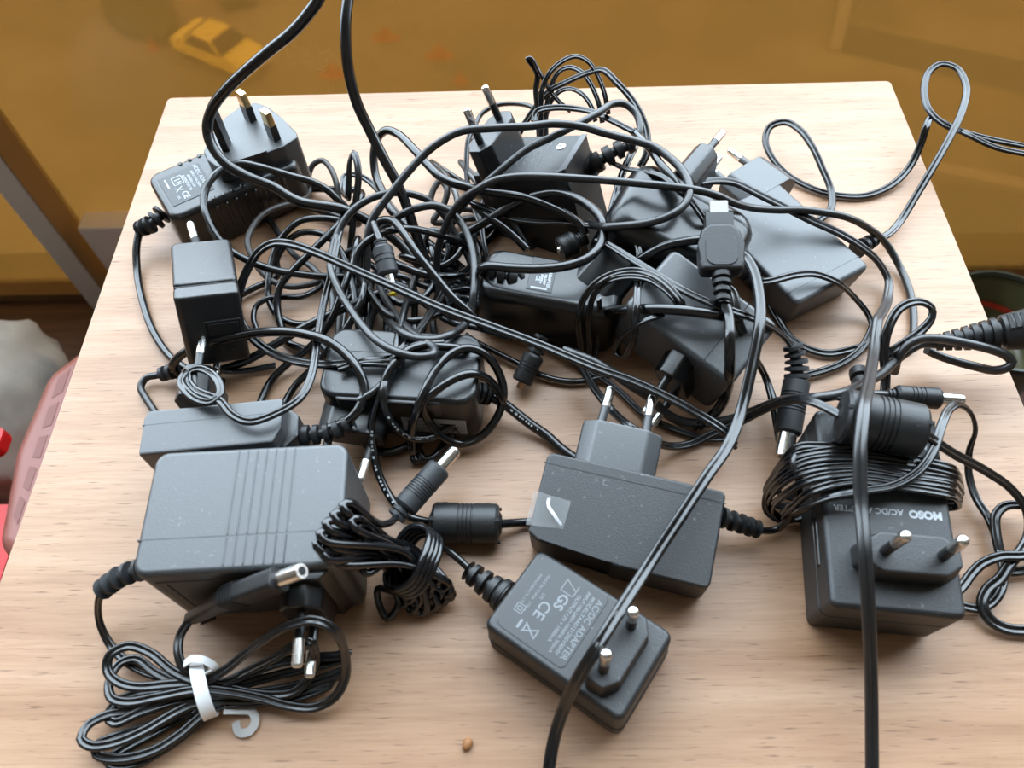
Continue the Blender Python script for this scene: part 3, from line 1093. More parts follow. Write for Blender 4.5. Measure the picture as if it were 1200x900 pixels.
for i, (x, y) in enumerate(((294, 140), (322, 162), (266, 172))):
    b0 = local([U(x, y, 0.038) * 1000], r)[0]
    bm = bmesh.new()
    if i < 2:
        dd = local([U(322, 162, 0.038) * 1000], r)[0] - local([U(294, 140, 0.038) * 1000], r)[0]
        a = math.atan2(dd.y, dd.x)
        M = Matrix.Translation(b0) @ Matrix.Rotation(a, 4, 'Z')
        rbox(6.2, 4.0, 9.6, 0.3, 1, (0, 0, 4.3), bm)
        nf = len(bm.faces)
        prism([(-3.2, -2), (3.2, -2), (3.2, 2), (-3.2, 2)], 9, 17.2, 0.9, 2, 0.9, bm=bm)
        for k, f in enumerate(bm.faces):
            f.material_index = 0 if f.calc_center_median().z < 9.05 else 1
        finish('pin', xf(bm, M), [BLACKG, BRASS], head)
    else:
        rbox(8.0, 4.0, 23, 0.8, 2, (0, 0, 11), bm)
        M = Matrix.Translation(b0) @ Matrix.Rotation(math.radians(62), 4, 'Z')
        finish('earth_pin', xf(bm, M), BLACKG, head)
lp = finish('label_plate', rbox(22, 23, 0.4, 0.15, 1, (-20, 0.5, H + 0.05)), PLATE, r)
LT = lambda x, y: basis((-20 + x, 0.5 + y, H + 0.28), (0, -1, 0), (1, 0, 0))
for x, s, t in ((8.6, 2.7, 'AC/DC ADAPTER'), (5.8, 1.9, 'INPUT:100-240V~'), (3.4, 1.9, '50/60Hz 0.3A'), (1.0, 1.9, 'OUTPUT:5V 2A')):
    lettering(lp, t, s, LT(x, 0.8), PRINT, bold=0.05)
lettering(lp, 'CE', 4.4, LT(-2.6, -7.0), PRINT, bold=0.06)
lettering(lp, 'LPS', 2.0, LT(-6.2, -7), PRINT)
finish('symbols', xf(bars([(-5, 2, 0, 2, 0.4), (-5, 8, 0, 8, 0.4), (-5, 2, -5, 8, 0.4), (0, 2, 0, 8, 0.4), (-4, 3.5, -1, 3.5, 0.6), (-4, 5.5, -1, 5.5, 0.6), (-8, 2, -8, 9, 0.8), (-6, -3, -2, 0, 0.5), (-2, -3, -6, 0, 0.5)], H + 0.26), Matrix.Translation((-20, 0.5, 0))), PRINT, lp)
strain_relief(r, local(pts('191,250,17 178,262,16 164,268,12'), r), 3.8, 3.0, 4, RUBBER, rib=1.4, gap=0.40)

# --- screwed adapter, back centre
r = thing('power_adapter', 'black adapter with embossed lettering and a screw in its tilted top face', 'adapter', base_pose(15.5, 288.3, 24.5, -4.2, -19.0, -23.8, 40))
H = 40
A9 = r
finish('body', clip_table(prism([(-31, -16.8), (13.5, -16.8), (18.4, -12.5), (18.4, 16.8), (-31, 16.8)], -14, H, 1.0, 2), r), MATTE, r)
finish('bevel_strip', prism([(15.5, -14.6), (18.6, -12), (18.6, 16.6), (15.5, 16.6)], H - 0.2, H + 0.25, 0.1, 1), SLATE, r)
finish('seam', prism([(18.3, -12.6), (18.6, -12.6), (18.6, 16.9), (18.3, 16.9)], -10, H - 9), DARK, r)
TMx = lambda x, y: basis((x, y, H + 0.05), (0, 1, 0), (-1, 0, 0))
for x, t, s in ((-14, 'SWITCHING ADAPTER', 2.7), (-10, 'MODEL: SA06', 2.6), (-6, 'INPUT 100-240V~', 2.6), (-2, 'OUTPUT 12V 1A', 2.6), (2, 'MADE IN CHINA', 2.6)):
    lettering(r, t, s, TMx(x, 0), PRINTD)
sw = finish('screw', lathe([(0, 2.5), (0.6, 2.4), (0.9, 1.8)], 18, Matrix.Translation((8.5, 6.5, H - 0.2))), NICKEL, r)
finish('screw_slot', rbox(3.0, 0.6, 0.3, 0.05, 1, (8.5, 6.5, H + 0.7)), DARK, sw)
eu_plug(r, U(574, 153, 0.052), (-0.33, 0.16, 0.93), (0.47, 0.88, 0.0), 30, 34, 15, 19, mat=BLACK, taper=0.95)
strain_relief(r, local(pts('690,197,34 702,189,40 722,177,44 738,170,46 746,164,48'), r), 4.4, 3.2, 5, RUBBER, rib=1.25)

# --- glossy rounded adapter with a pale label, middle
r = thing('power_adapter', 'rounded glossy black adapter with a pale printed label, lying in the middle of the heap', 'adapter', base_pose(13.0, 222.8, 16.5, 0, 3, -12, 33))
H = 33
A10 = r
finish('body', soap(68, 30, H, 9.0, 5.0, 5, 0.96, 8), BLACKG, r)
lb = finish('label_plate', rbox(11.5, 19, 0.4, 0.15, 1, (-5.0, 1.5, H + 0.02)), PLATE, r)
LT = lambda x, y: basis((-5.0 + x, 1.5 + y, H + 0.25), (0, -1, 0), (1, 0, 0))
for x, t, s in ((3.6, 'ADAPTER', 2.2), (1.7, '100-240V', 1.6), (0.1, '50/60Hz', 1.6), (-1.6, 'CE', 2.6)):
    lettering(lb, t, s, LT(x, -2.5), PRINT, bold=0.05)
finish('symbols', xf(bars([(-4, -8, 3.6, -8, 1.1), (-3.8, 2.0, -1.0, 5.0, 0.6), (-1.0, 2.0, -3.8, 5.0, 0.6), (0.5, 3, 3.5, 3, 0.6), (0.5, 6, 3.5, 6, 0.6), (0.5, 3, 0.5, 6, 0.6)], H + 0.22), Matrix.Translation((-5.0, 1.5, 0))), PRINT, lb)
eu_plug(r, U(733, 296, 0.036), (0.66, 0.62, 0.42), (0.80, -0.58, 0.0), 26, 26, 13, 17, mat=BLACKG, taper=0.96, sleeve=3.0, spread=7.5)
strain_relief(r, local(pts('606,326,30 594,324,33 572,318,34'), r), 4.8, 3.4, 4, RUBBER, rib=1.25)

# --- smooth rounded adapter, upper right of the heap
r = thing('power_adapter', 'smooth rounded black adapter behind the connector with the flat metal tip', 'adapter', base_pose(70.5, 247.5, 29.0, 2, 15.0, -27.0, 40))
H = 40
A11 = r
finish('body', clip_table(soap(66, 47, H, 12, 9.0, 6, 0.97, 9), r), BLACKG, r)
bm = soap(66.4, 47.4, H + 0.4, 12, 9.0, 6, 0.97, 9)
bmesh.ops.bisect_plane(bm, geom=bm.verts[:] + bm.edges[:] + bm.faces[:], plane_co=(0, 12.5, 0), plane_no=(0, 1, 0), clear_inner=True)
bmesh.ops.bisect_plane(bm, geom=bm.verts[:] + bm.edges[:] + bm.faces[:], plane_co=(0, 13.1, 0), plane_no=(0, 1, 0), clear_outer=True)
finish('seam', bm, DARK, r)
eu_plug(r, U(826, 194, 0.036), (0.58, 0.81, 0.05), (-0.1, 0.0, 1), 24, 30, 14, 18, mat=BLACK, taper=0.92, spread=8.5)
strain_relief(r, local(pts('864,304,36 876,318,33 887,331,30'), r), 3.2, 2.8, 3, RUBBER, rib=1.4, gap=0.55)

# --- smooth slab adapter, right
r = thing('power_adapter', 'smooth slate grey slab adapter at the right of the heap, flat lead leaving its end', 'adapter', base_pose(128.5, 253.4, 11.5, 0, -0.4, -60.5, 22))
H = 22
A12 = r
finish('body', soap(60, 40.5, H, 3.0, 2.4, 3, 1.115, 5), SLATE, r)
finish('seam', rbox(0.4, 43.6, 2.0, 0.1, 1, (26.0, 0, H - 0.95)), BLACKG, r)
eu_plug(r, U(868, 206, 0.014), axes(r)[0] * -1 + Vector((-0.12, 0, 0)), axes(r)[1], 22, 34, 17, 19, mat=SLATE, taper=0.96)
strain_relief(r, local(pts('1003,293,12 1012,288,12 1024,281,11'), r), 3.4, 2.6, 3, RUBBER, rib=1.35, gap=0.55)

# --- tilted adapter, below the rounded one
r = thing('power_adapter', 'square black adapter tilted on its plug, under the crossing flat leads', 'adapter', base_pose(74.0, 196.5, 28.0, 7, 11, -40, 34))
H = 34
A13 = r
finish('body', clip_table(soap(55, 36, H, 3.5, 2.2, 3, 1.0, 5), r), SLATE, r)
finish('seam', rbox(0.5, 35.2, H - 1.5, 0.1, 1, (12.5, 0, H / 2 + 0.8)), DARK, r)
eu_plug(r, U(786, 452, 0.020), (-0.55, -0.74, -0.30), (-0.30, -0.15, 0.92), 20, 30, 15, 19, mat=BLACKG, taper=0.95, sleeve=8.5)


# ------------------------------------------------------------------ connectors
def along(root, p0, p1, side=None):
    """matrix from p0 to p1 (world mm) in root-local mm, and the length"""
    a, b = local([p0, p1], root)
    sd = None
    if side is not None:
        sd = root.matrix_world.inverted().to_3x3() @ Vector(side)
    return aim(a, b - a, sd), (b - a).length


def dc_plug(root, tail, tip, r=5.0, boot=0.0, barrel=10.0, rb=2.75, mat=RUBBER, metal=NICKEL, grooves=5, name='connector', neck=0.62, nib=None, flat=1.0, boot_ribs=0):
    """barrel connector from tail to tip (world mm)"""
    M, L = along(root, tail, tip)
    Lb = L - barrel
    prof = []
    if boot > 0:
        n = boot_ribs or 4
        for k in range(n):
            a = boot * k / n
            b = boot * (k + 1) / n
            prof += [(a, r * neck), (a + (b - a) * 0.6, r * neck), (a + (b - a) * 0.6, r * neck * 0.7), (b, r * neck * 0.7)]
    s = boot
    prof += [(s, r * 0.80), (s + 1.2, r)]
    g0, g1 = s + (Lb - s) * 0.25, s + (Lb - s) * 0.62
    for k in range(grooves):
        t = g0 + (g1 - g0) * k / max(1, grooves)
        w = (g1 - g0) / max(1, grooves)
        prof += [(t, r), (t + w * 0.55, r), (t + w * 0.6, r * 0.93), (t + w * 0.95, r * 0.93), (t + w, r)]
    prof += [(Lb - 0.9, r), (Lb, r * 0.88)]
    bm = lathe(prof, 24)
    if flat != 1.0:
        for v in bm.verts:
            v.co.y *= flat
    c = finish(name, xf(bm, M), mat, root, 28)
    bm = lathe([(Lb - 1, rb), (L - 0.5, rb), (L, rb * 0.9), (L, rb * 0.55), (L - 4, rb * 0.5)], 22, close=True)
    finish('barrel', xf(bm, M), metal, c, 28)
    if nib is not None:
        finish('insulator_ring', xf(lathe([(L - 0.4, rb * 0.95), (L + 0.5, rb * 0.95), (L + 0.5, rb * 0.5), (L - 3, rb * 0.5)], 18), M), nib, c)
    return c


def ferrite(root, p0, p1, r, mat=RUBBER):
    M, L = along(root, p0, p1)
    prof = [(0, r * 0.45), (1.0, r * 0.62), (1.2, r * 0.90), (2.4, r)]
    for k in range(4):
        t = L * (0.40 + 0.06 * k)
        prof += [(t, r), (t + 0.2, r * 0.95), (t + L * 0.025, r * 0.95), (t + L * 0.03, r)]
    prof += [(L - 2.4, r), (L - 1.2, r * 0.90), (L - 1.0, r * 0.62), (L, r * 0.45)]
    f = finish('ferrite_bead', xf(lathe(prof, 28), M), mat, root, 28)
    for t in (0.20, 0.80):
        for a in range(4):
            an = math.radians(20 + 90 * a)
            Mh = M @ Matrix.Translation((r * 0.985 * math.cos(an), r * 0.985 * math.sin(an), L * t)) @ aim((0, 0, 0), (math.cos(an), math.sin(an), 0))
            finish('hole', xf(lathe([(-0.6, 1.0), (0.28, 1.0)], 12), Mh), DARK, f)
    for t in (0.02, 0.90):
        for a in (10, 130, 250):
            an = math.radians(a)
            Mh = M @ Matrix.Translation((r * 0.97 * math.cos(an), r * 0.97 * math.sin(an), L * (t + 0.04))) @ aim((0, 0, 0), (math.cos(an), math.sin(an), 0), (0, 0, 1))
            finish('slot', xf(rbox(L * 0.09, 1.5, 0.7, 0.1, 1, (0, 0, 0.0)), Mh), DARK, f)
    return f


def P1(px, py, z):
    return U(px, py, z * MM) * 1000


# ------------------------------------------------------------------ cords that belong to adapters
cord_part(A1, '164,268,12 160,290,8 161,320,3 167,352,2.5 179,387,2.5 196,414,3 212,428,4 236,442,3 262,448,2.5', ('r', 1.9), CABLE)

cord_part(A3, '386,502,27 398,498,28 411,490,30 422,476,32 427,456,34 420,434,37 405,415,38 385,400,38 360,392,36 340,389,34 300,390,30 260,398,28 230,406,24 210,418,18 202,430,12 208,439,6 224,441,4 260,433,4 290,422,5 320,405,8 350,387,10 380,372,12 420,354,12 450,342,10 480,336,8', ('r', 2.1), CABLEG)

BUNDLE4 = ('120,690,21 115,708,14 117,730,7 127,752,4 142,770,4 165,785,4 200,796,5 236,802,6 '
           '262,800,7 290,787,11 320,772,18 345,757,24 362,752,26 369,766,20 365,790,8 344,811,6 308,814,7 266,806,9 240,800,12 '
           '200,802,12 160,805,11 138,799,11 126,786,11 128,769,12 149,757,13 176,765,13 204,787,13 236,798,14 '
           '262,786,16 285,768,22 312,748,32 338,733,40 368,727,42 392,739,36 404,766,22 404,796,12 392,817,8 368,829,6 338,827,6 302,817,8 262,810,11 236,808,13 '
           '185,817,11 149,823,9 130,817,8 128,799,7 140,778,6 158,772,6 182,788,7 215,803,9 245,806,10 '
           '290,790,9 325,777,8 360,771,7 392,769,7 409,766,7 404,772,5 375,780,4 330,790,4 270,806,6 236,815,9 '
           '200,823,9 164,835,8 134,847,6 126,838,5 136,823,5 164,812,5 205,808,6 240,812,7 '
           '300,812,5 350,803,4 385,793,4 406,785,4 398,792,3 360,805,3 310,818,4 262,820,6 236,822,8 '
           '206,835,9 170,856,9 134,871,8 106,874,8 95,865,8 103,850,7 125,838,6 158,832,5 205,820,5 245,818,5 '
           '302,822,3 350,817,3 380,806,3 388,802,3 370,806,3 310,822,3 250,830,5 '
           '209,862,6 179,880,6 140,889,5 114,884,4 113,874,4 140,862,4 185,848,4 224,832,5 252,826,4 '
           '218,859,3 188,880,3 161,894,3 136,897,3 126,892,3 146,878,3 200,848,3 240,820,8 235,800,12 227,789,14 215,782,15 209,766,16 211,745,16 222,727,17')
cord_part(A4, BUNDLE4, ('t', 3.7, 1.9), CABLE)
# the two-part connector leaning on the box
c0, c1, c2 = P1(224, 725, 17), P1(268, 701, 40), P1(354, 669, 62)
M, L = along(A4, c0, c1, (0, 0, 1))
cn = finish('connector', xf(prism(rrect(5.4, 4.0, 1.2, 3), 0, L, 0.3, 1, 1.55), M), RUBBER, A4)
for k in range(7):
    finish('grip_notch', xf(rbox(0.5, 5.6, 0.8, 0.1, 1, (-2.9 - k * 0.12, 0, 3 + k * 1.7)), M), DARK, cn)
M, L = along(A4, c1, c2, (0, 0, 1))
bm = prism(rrect(8.6, 7.2, 1.6, 3), -1.5, L - 11, 0.8, 2)
for k in range(5):
    prism(rrect(9.4, 8.0, 1.8, 3), 0.3 + k * 1.5, 1.1 + k * 1.5, bm=bm)
finish('connector_body', xf(bm, M), RUBBER, cn)
finish('barrel', xf(lathe([(L - 12, 2.75), (L - 0.4, 2.75), (L, 2.5), (L, 1.4), (L - 3, 1.3)], 22), M), NICKEL, cn)
finish('barrel_mouth', xf(lathe([(L - 3, 1.5), (L + 0.1, 1.5)], 16), M), DARK, cn)

# white tie round that bundle
tc = P1(241, 809, 8)
d = (P1(330, 775, 8) - P1(160, 850, 8)).normalized()
nrm = Vector((-d.y, d.x, 0)).normalized()
tie = thing('wire_tie', 'white plastic tie holding the looped flat lead in front of the largest box', 'tie', Matrix.Translation(Vector((tc.x, tc.y, 0)) * MM))
ring = []
for k in range(29):
    a = 2 * math.pi * k / 28
    ring.append(tc + nrm * (10.2 * math.cos(a)) + Vector((0, 0, 1)) * (9.0 * math.sin(a) + 1.5) + d * (1.5 * math.sin(a)))
finish('band', sweep(smooth_path(local(ring, tie), 0.8), [(-0.35, -2.4), (0.35, -2.4), (0.35, 2.4), (-0.35, 2.4)], side=nrm), WHITETIE, tie)
finish('tail', sweep(smooth_path(local(pts('241,790,16 252,783,17 240,774,20 226,772,20 216,778,17'), tie), 0.8), [(-0.3, -1.3), (0.3, -1.3), (0.3, 1.3), (-0.3, 1.3)], side=nrm), WHITETIE, tie)
finish('tail', sweep(smooth_path(local(pts('262,832,5 278,832,3 295,834,2 299,846,1.5 292,857,1.5 280,858,1.5 276,846,1.5'), tie), 0.8), [(-0.3, -1.5), (0.3, -1.5), (0.3, 1.5), (-0.3, 1.5)], side=(0, 0, 1)), CLEARTIE, tie)

cord_part(A5, '572,463,15 590,473,11 620,496,6 640,510,4 658,526,3 690,548,2.2', ('r', 2.3), CABLE)
cord_part(A6, '884,619,8 897,622,5 910,620,4 925,606,12 934,584,26 936,560,36 930,540,38 935,532,38 970,528,41 1000,527,41', ('r', 1.5), CABLE)

print_marks(A5, '596,478,10 620,496,6 640,510,4', 2.3, 1.0, 5)
# bundle of the bottom adapter
Lend = [(401, 592, 60), (390, 603, 61), (381, 613, 62), (374, 625, 62), (370, 637, 60), (377, 646, 58), (392, 652, 50), (408, 658, 44), (424, 664, 38), (410, 610, 56), (396, 598, 58), (384, 632, 58), (418, 618, 50), (398, 640, 52)]
Rend = [(531, 701, 4), (524, 706, 4), (513, 713, 4), (500, 719, 4), (489, 716, 4), (478, 709, 5), (527, 690, 10), (516, 683, 14), (505, 700, 9), (495, 708, 7), (518, 700, 6), (508, 692, 12), (486, 704, 9), (529, 697, 8)]
s = []
for i in range(14):
    wx = 470 + (i * 37 % 23) - 11
    wy = 650 + (i * 29 % 25) - 12
    zz = 18 + (i * 17 % 13)
    l, q = Lend[i], Rend[i]
    s.append('%g,%g,%g %g,%g,%g %g,%g,%g %g,%g,%g %g,%g,%g %g,%g,%g' % (
        l[0] + 9, l[1] - 3, l[2] - 2, l[0], l[1], l[2], l[0] + 5, l[1] + 8, l[2] - 1,
        wx, wy, zz, q[0], q[1] - 5, q[2] + 3, q[0] - 7, q[1] + 1, q[2]))
    s.append('%g,%g,%g' % (wx - 6, wy + 9, max(6, zz - 8)))
ax = (P1(515, 700, 8) - P1(390, 625, 52)).normalized()
wc = P1(484, 657, 17)
e1 = ax.cross(Vector((0, 0, 1))).normalized()
e2 = e1.cross(ax).normalized()
wraps = []
for k in range(4 * 14 + 1):
    a = 2 * math.pi * k / 14
    wraps.append(wc + e1 * (13.0 * math.cos(a)) + e2 * (11.0 * math.sin(a)) + ax * ((k / 14.0 - 2) * 2.2 + 0.8 * math.sin(3 * a)))
Pb = pts(' '.join(s)) + wraps + pts('443,690,9 446,713,4 454,725,3 465,713,5 470,690,8 488,668,14 502,648,20 513,643,20 524,645,16 537,655,14 550,667,13')
sb = [pts('466,603,18 458,612,28 440,612,44')[k] for k in range(3)]
finish('cord', cord_mesh(local(sb + Pb, A7), ('r', 1.45)), CABLEG, A7, 50, soft=False)
dc_plug(A7, P1(464, 606, 18), P1(534, 527, 20), r=5.2, boot=4.5, barrel=10.0, rb=2.75, mat=GREYRUB, grooves=7, neck=0.75, boot_ribs=2)

# windings of the right adapter
wind = ('1000,524,42 960,522,42 935,524,40 915,545,28 905,566,12 918,580,3 960,585,3 1060,575,4 1118,566,12 1124,556,30 1112,547,41 '
        '1058,535,42 1002,526,43 960,529,42 930,536,38 908,556,22 897,580,8 910,592,3 960,592,3 1060,580,3 1120,572,12 1125,562,28 1115,554,40 '
        '1075,545,42 1002,536,43 945,541,41 918,556,32 898,580,14 899,600,6 917,610,3 960,600,3 1060,586,3 1122,580,14 1124,568,30 1112,562,40 '
        '1058,554,42 1002,546,43 945,552,41 915,568,28 900,592,8 912,606,4 935,602,5 980,596,3 1060,590,3 1120,588,14 1123,577,30 1112,570,40 '
        '1058,562,42 1000,555,43 950,562,41 922,578,28 905,598,8 920,609,4 945,604,6 985,600,3 1060,594,3 1119,594,14 1122,586,30 1112,580,40 '
        '1058,571,42 1002,564,43 955,574,41 930,592,26 917,606,8 932,608,5 960,606,6 1000,604,3 1060,600,3 1100,600,20')
cord_part(A8, wind, ('t', 3.4, 1.7), CABLEG, 'cord')
cord_part(A8, '928,604,16 945,595,34 973,583,42 1019,574,44 1044,570,45 1075,553,46 1092,531,46 1104,497,44 1112,480,40 1123,474,36 1138,485,28 1143,505,20 1136,528,12 1135,553,7 1143,582,5 1160,610,5 1170,640,5 1175,665,6 1173,692,7 1162,707,5 1147,713,4 1131,711,5 1115,706,4', ('t', 3.6, 1.8), CABLE, 'cord')

cord_part(A9, '746,163,48 750,150,50 746,134,52 732,122,54 718,122,55 700,133,56 680,144,56 648,160,56 616,176,54 586,200,50 570,214,46 550,232,36 535,250,24', ('r', 1.85), CABLEM)
cord_part(A10, '582,324,31 570,321,33 563,316,37 571,312,41 596,314,43 630,315,44 662,312,45 688,303,46 704,286,46 707,264,46 696,246,44 674,232,42 650,226,40 626,230,38 602,240,34 575,256,28 552,270,22 530,282,16 505,292,10', ('r', 2.15), CABLE)
cord_part(A11, '886,331,30 900,330,31 933,322,30 955,321,28 978,329,25 1000,347,12 1018,370,4 1024,390,3 1016,404,2.5 1000,409,2.5 967,414,2.5 933,401,2.5 910,371,3 894,341,4 884,330,4', ('t', 3.8, 1.9), CABLE)
cord_part(A12, '1022,282,11 1040,275,8 1056,258,6 1072,232,10 1090,202,16 1112,163,22 1128,128,26 1132,100,28 1121,80,30 1103,75,30 1089,84,28 1083,104,25 1088,128,22 1105,145,20 1130,155,18 1160,163,16 1200,171,14 1235,178,12 1260,188,10 1235,186,12 1200,180,14 1165,172,17 1135,158,20 1112,147,18 1092,138,20 1085,150,20 1080,166,14 1067,194,6 1046,216,3 1015,229,2 985,229,2 955,222,2 922,204,3 903,182,6 897,163,9 903,148,12 920,143,15 937,152,16 952,172,14 964,198,10 974,224,6 973,246,4 960,258,3', ('t', 4.0, 2.0), CABLE)
cord_part(A13, '868,404,16 862,412,12 852,440,8 848,470,5 834,487,4 812,500,3', ('r', 2.3), CABLEG)

# ------------------------------------------------------------------ free cords of the tangle
cord_thing('cord', '540,350,5 500,320,6 466,284,12 430,258,24 400,245,32 350,236,36 320,219,40 290,207,44 265,192,48 248,170,53 243,148,59 250,125,68 266,104,78 288,83,88 315,60,98 342,38,106 360,18,112 375,-4,118 392,-60,126 412,-90,126 420,-60,122 409,-8,112 405,30,104 408,80,90 418,120,76 433,152,64 450,186,54 464,212,46 476,240,36 486,270,26 496,298,16 512,330,8 535,362,5',
           ('r', 2.55), 'thickest black cord, looping up and out past the top of the picture', CABLE, 'cord', tuck='ab')
cord_thing('cord', '690,262,30 712,266,50 740,264,52 768,259,54 790,250,56 804,237,57 808,220,58 802,203,58 786,186,58 766,172,58 740,164,58 712,157,58 680,148,60 648,145,62 620,148,63 580,150,64 540,154,64 516,166,62 496,182,58 476,204,54 460,224,50 446,242,46 436,258,42 431,276,38 430,310,30 426,340,22 420,372,8', ('r', 1.9), 'matte black cord arching over the plug with two raised pins', CABLEM, 'cord', tuck='b')
cord_thing('cord', '516,345,6 512,316,14 514,290,24 520,270,32 532,246,42 544,232,48 556,224,52 578,212,56 604,207,58 640,207,60 690,210,60 740,214,60 780,218,60 812,222,58 840,229,54 860,238,48 884,244,40 910,246,36 940,246,34 965,249,32 990,254,30 1017,267,20 1038,285,10 1053,310,4 1065,338,2.5 1070,362,2.5 1070,392,2.5 1066,410,2.5', ('r', 1.8), 'long matte black cord running across the adapters to the black boot', CABLEM, 'cord', tuck='a')
r = cord_thing('dc_cord', '686,276,30 682,266,32 668,254,34 644,242,36 616,232,38 580,226,38 550,220,38 520,210,38 500,192,38 484,174,38 466,157,36 452,153,34 443,161,30 438,180,24 440,204,18 448,224,16 458,246,16 476,264,14 496,280,12 520,300,10 545,322,6 560,345,4', ('r', 2.2), 'black cord ending in a round plug in the gap under the screwed adapter', CABLEG, 'cord', tuck='b')
dc_plug(r, P1(686, 278, 28), P1(654, 294, 26), r=6.0, boot=5, barrel=1.0, mat=RUBBER, grooves=4, rb=2)
cord_thing('cord', '560,330,8 548,300,14 534,276,20 520,252,28 504,236,34 484,228,38 460,226,40 436,232,40 414,246,38 398,268,34 390,290,32 387,312,32 396,338,34 408,358,36 424,381,38 440,398,40 464,412,42 490,418,42 506,416,42 509,409,40 500,401,37 486,392,34 468,374,26 450,348,14 438,322,6', ('r', 1.75), 'black cord with a sharp bend above the adapter with the grey label', CABLEM, 'cord', tuck='ab')
cord_thing('cord', '570,310,8 552,294,16 536,282,24 510,274,32 480,268,36 452,272,38 434,280,38 421,293,36 418,310,32 424,330,28 434,345,26 446,361,24 460,371,24 480,376,24 502,373,22 518,366,18 534,352,10', ('r', 1.75), 'black cord forming the wide arch in front of the thick cord in the tangle', CABLE, 'cord', tuck='ab')
cord_thing('cord', '430,296,12 440,278,22 452,265,30 468,253,36 488,244,40 510,241,40 528,248,38 542,264,36 552,287,34 556,314,34 555,346,32 552,366,28 544,381,30 530,391,35 510,398,37 488,397,37 468,387,34 452,371,16 437,350,10 425,322,5', ('r', 1.85), 'black cord making the large closed ring against the end of the glossy rounded adapter', CABLEM, 'cord', tuck='ab')
cord_thing('cord', '566,384,22 550,366,30 530,348,34 510,324,38 488,296,42 472,272,44 460,259,44 446,259,42 437,269,38 436,286,34 452,302,30 480,316,28 510,324,24 538,322,18 552,312,12 562,292,6', ('r', 2.0), 'black cord running diagonally through the tangle beside the yellow-tipped plug', CABLEG, 'cord', tuck='b')
cord_thing('flat_lead', '470,427,36 440,425,36 410,425,35 380,427,32 350,424,28 320,414,24 300,400,22 285,382,20 278,360,22 282,336,28 292,312,34 304,294,40 320,285,44 340,286,46 370,296,46 420,318,44 470,340,42 520,362,40 580,384,38 633,404,36 700,432,34 740,446,32 780,464,30 820,486,26 850,506,22 862,522,12', ('t', 4.2, 2.2), 'shiny flat twin lead running straight from the left loop down to the middle right', CABLE, 'lead')
cord_thing('cord', '420,262,10 408,246,20 396,234,26 384,223,30 368,214,33 340,206,36 310,197,38 282,192,38 262,198,38 246,212,38 239,230,36 241,250,34 252,274,30 268,292,26 292,306,22 320,316,18 350,321,14 380,324,10 405,324,6 430,320,4', ('r', 1.9), 'black cord bowed over the printed plate end of the three-pin adapter', CABLE, 'cord', tuck='ab')
cord_thing('cord', '402,250,4 397,232,8 394,214,12 387,197,14 377,188,14 367,193,12 362,206,8 363,222,4 352,236,8 330,241,12 310,250,14 296,266,14 290,284,14 296,302,12 306,318,9 320,330,7 340,336,5 360,334,4 380,328,3 400,318,3', ('r', 1.6), 'thin brownish cord with a small upright loop beside the three-pin head', CABLEW, 'cord', tuck='b')
cord_thing('cord', '415,262,12 380,256,16 352,259,18 332,276,16 320,300,12 315,328,8 315,350,5 324,368,4 340,378,3 358,380,3 380,374,3 402,358,3 420,340,3', ('r', 1.75), 'black cord curling on the wood beside the right side of the cube charger', CABLE, 'cord', tuck='ab')
cord_thing('cord', '336,400,3 330,384,5 325,360,8 328,336,12 344,316,16 360,300,18 380,280,20 398,262,20 412,244,18 424,226,14', ('r', 1.85), 'black cord rising steeply through the left of the tangle', CABLEG, 'cord', tuck='ab')
cord_thing('cord', '326,322,4 324,306,8 336,284,12 352,273,14 372,273,14 392,284,12 404,304,10 412,330,8 416,356,6 410,380,4 396,404,3', ('r', 1.7), 'black cord with a low rounded hump in the left of the tangle', CABLE, 'cord', tuck='ab')
cord_thing('cord', '410,300,6 413,268,16 417,236,26 420,208,34 418,188,38 414,179,39 410,188,36 409,212,28 408,232,20 402,222,14 405,206,14 418,205,14 432,212,13 446,226,12 462,246,10 480,266,8 500,290,6', ('t', 3.6, 1.9), 'flat lead with a tall narrow loop standing up left of the thick cord', CABLE, 'lead', tuck='ab')
cord_thing('flat_lead', '404,250,30 396,280,34 389,318,32 380,352,28 374,385,30 370,412,38 363,446,44 350,468,45 320,486,45 292,494,45 272,486,45 257,469,45 240,462,44 228,456,42 221,446,40 222,436,39 232,432,40 247,437,42 257,449,44 258,461,45 247,471,45 230,468,44 217,457,43 212,446,41 220,434,38 238,430,26 262,436,8 290,434,3 323,428,2.5', ('t', 3.6, 1.9), 'flat twin lead knotted in a small ring above the adapter wedged behind the largest box', CABLEG, 'lead')
cord_thing('cord', '302,392,3 297,372,4 301,358,5 314,350,6 334,348,6 352,348,6 370,340,5 390,324,4 412,310,4', ('r', 1.4), 'thin black cord curling on the wood near the bottom of the cube charger', CABLE, 'cord', tuck='ab')
r = cord_thing('dc_cord', '200,510,2.5 184,486,2.5 172,468,2.5 165,454,3 171,443,4 184,440,5 192,438,6', ('r', 1.7), 'short cord with a small boot on the wood beside the cube charger', CABLEM, 'cord')
strain_relief(r, local(pts('189,439,6 198,436,7 206,434,8'), r), 2.8, 3.2, 2, GREYRUB, rib=1.25)
r = cord_thing('dc_cord', '520,402,36 500,404,37 478,411,38 459,430,38 447,458,34 439,480,28 435,500,22 437,522,16 443,553,9 454,577,5 467,595,4 484,607,4 503,612,5', ('r', 1.85), 'black printed cord passing through a ribbed ferrite bead in front of the wide flat adapter', CABLEG, 'cord')
print_marks(r, '437,500,22.5 437,522,16 443,553,9 454,577,5 467,595,4', 1.85, 1.0, 3)
ferrite(r, P1(504, 612, 8.5), P1(588, 614, 8.5), 8.2)
cord_part(r, '586,614,8 600,613,5 618,612,3 650,612,2.2', ('r', 1.85), CABLEG)
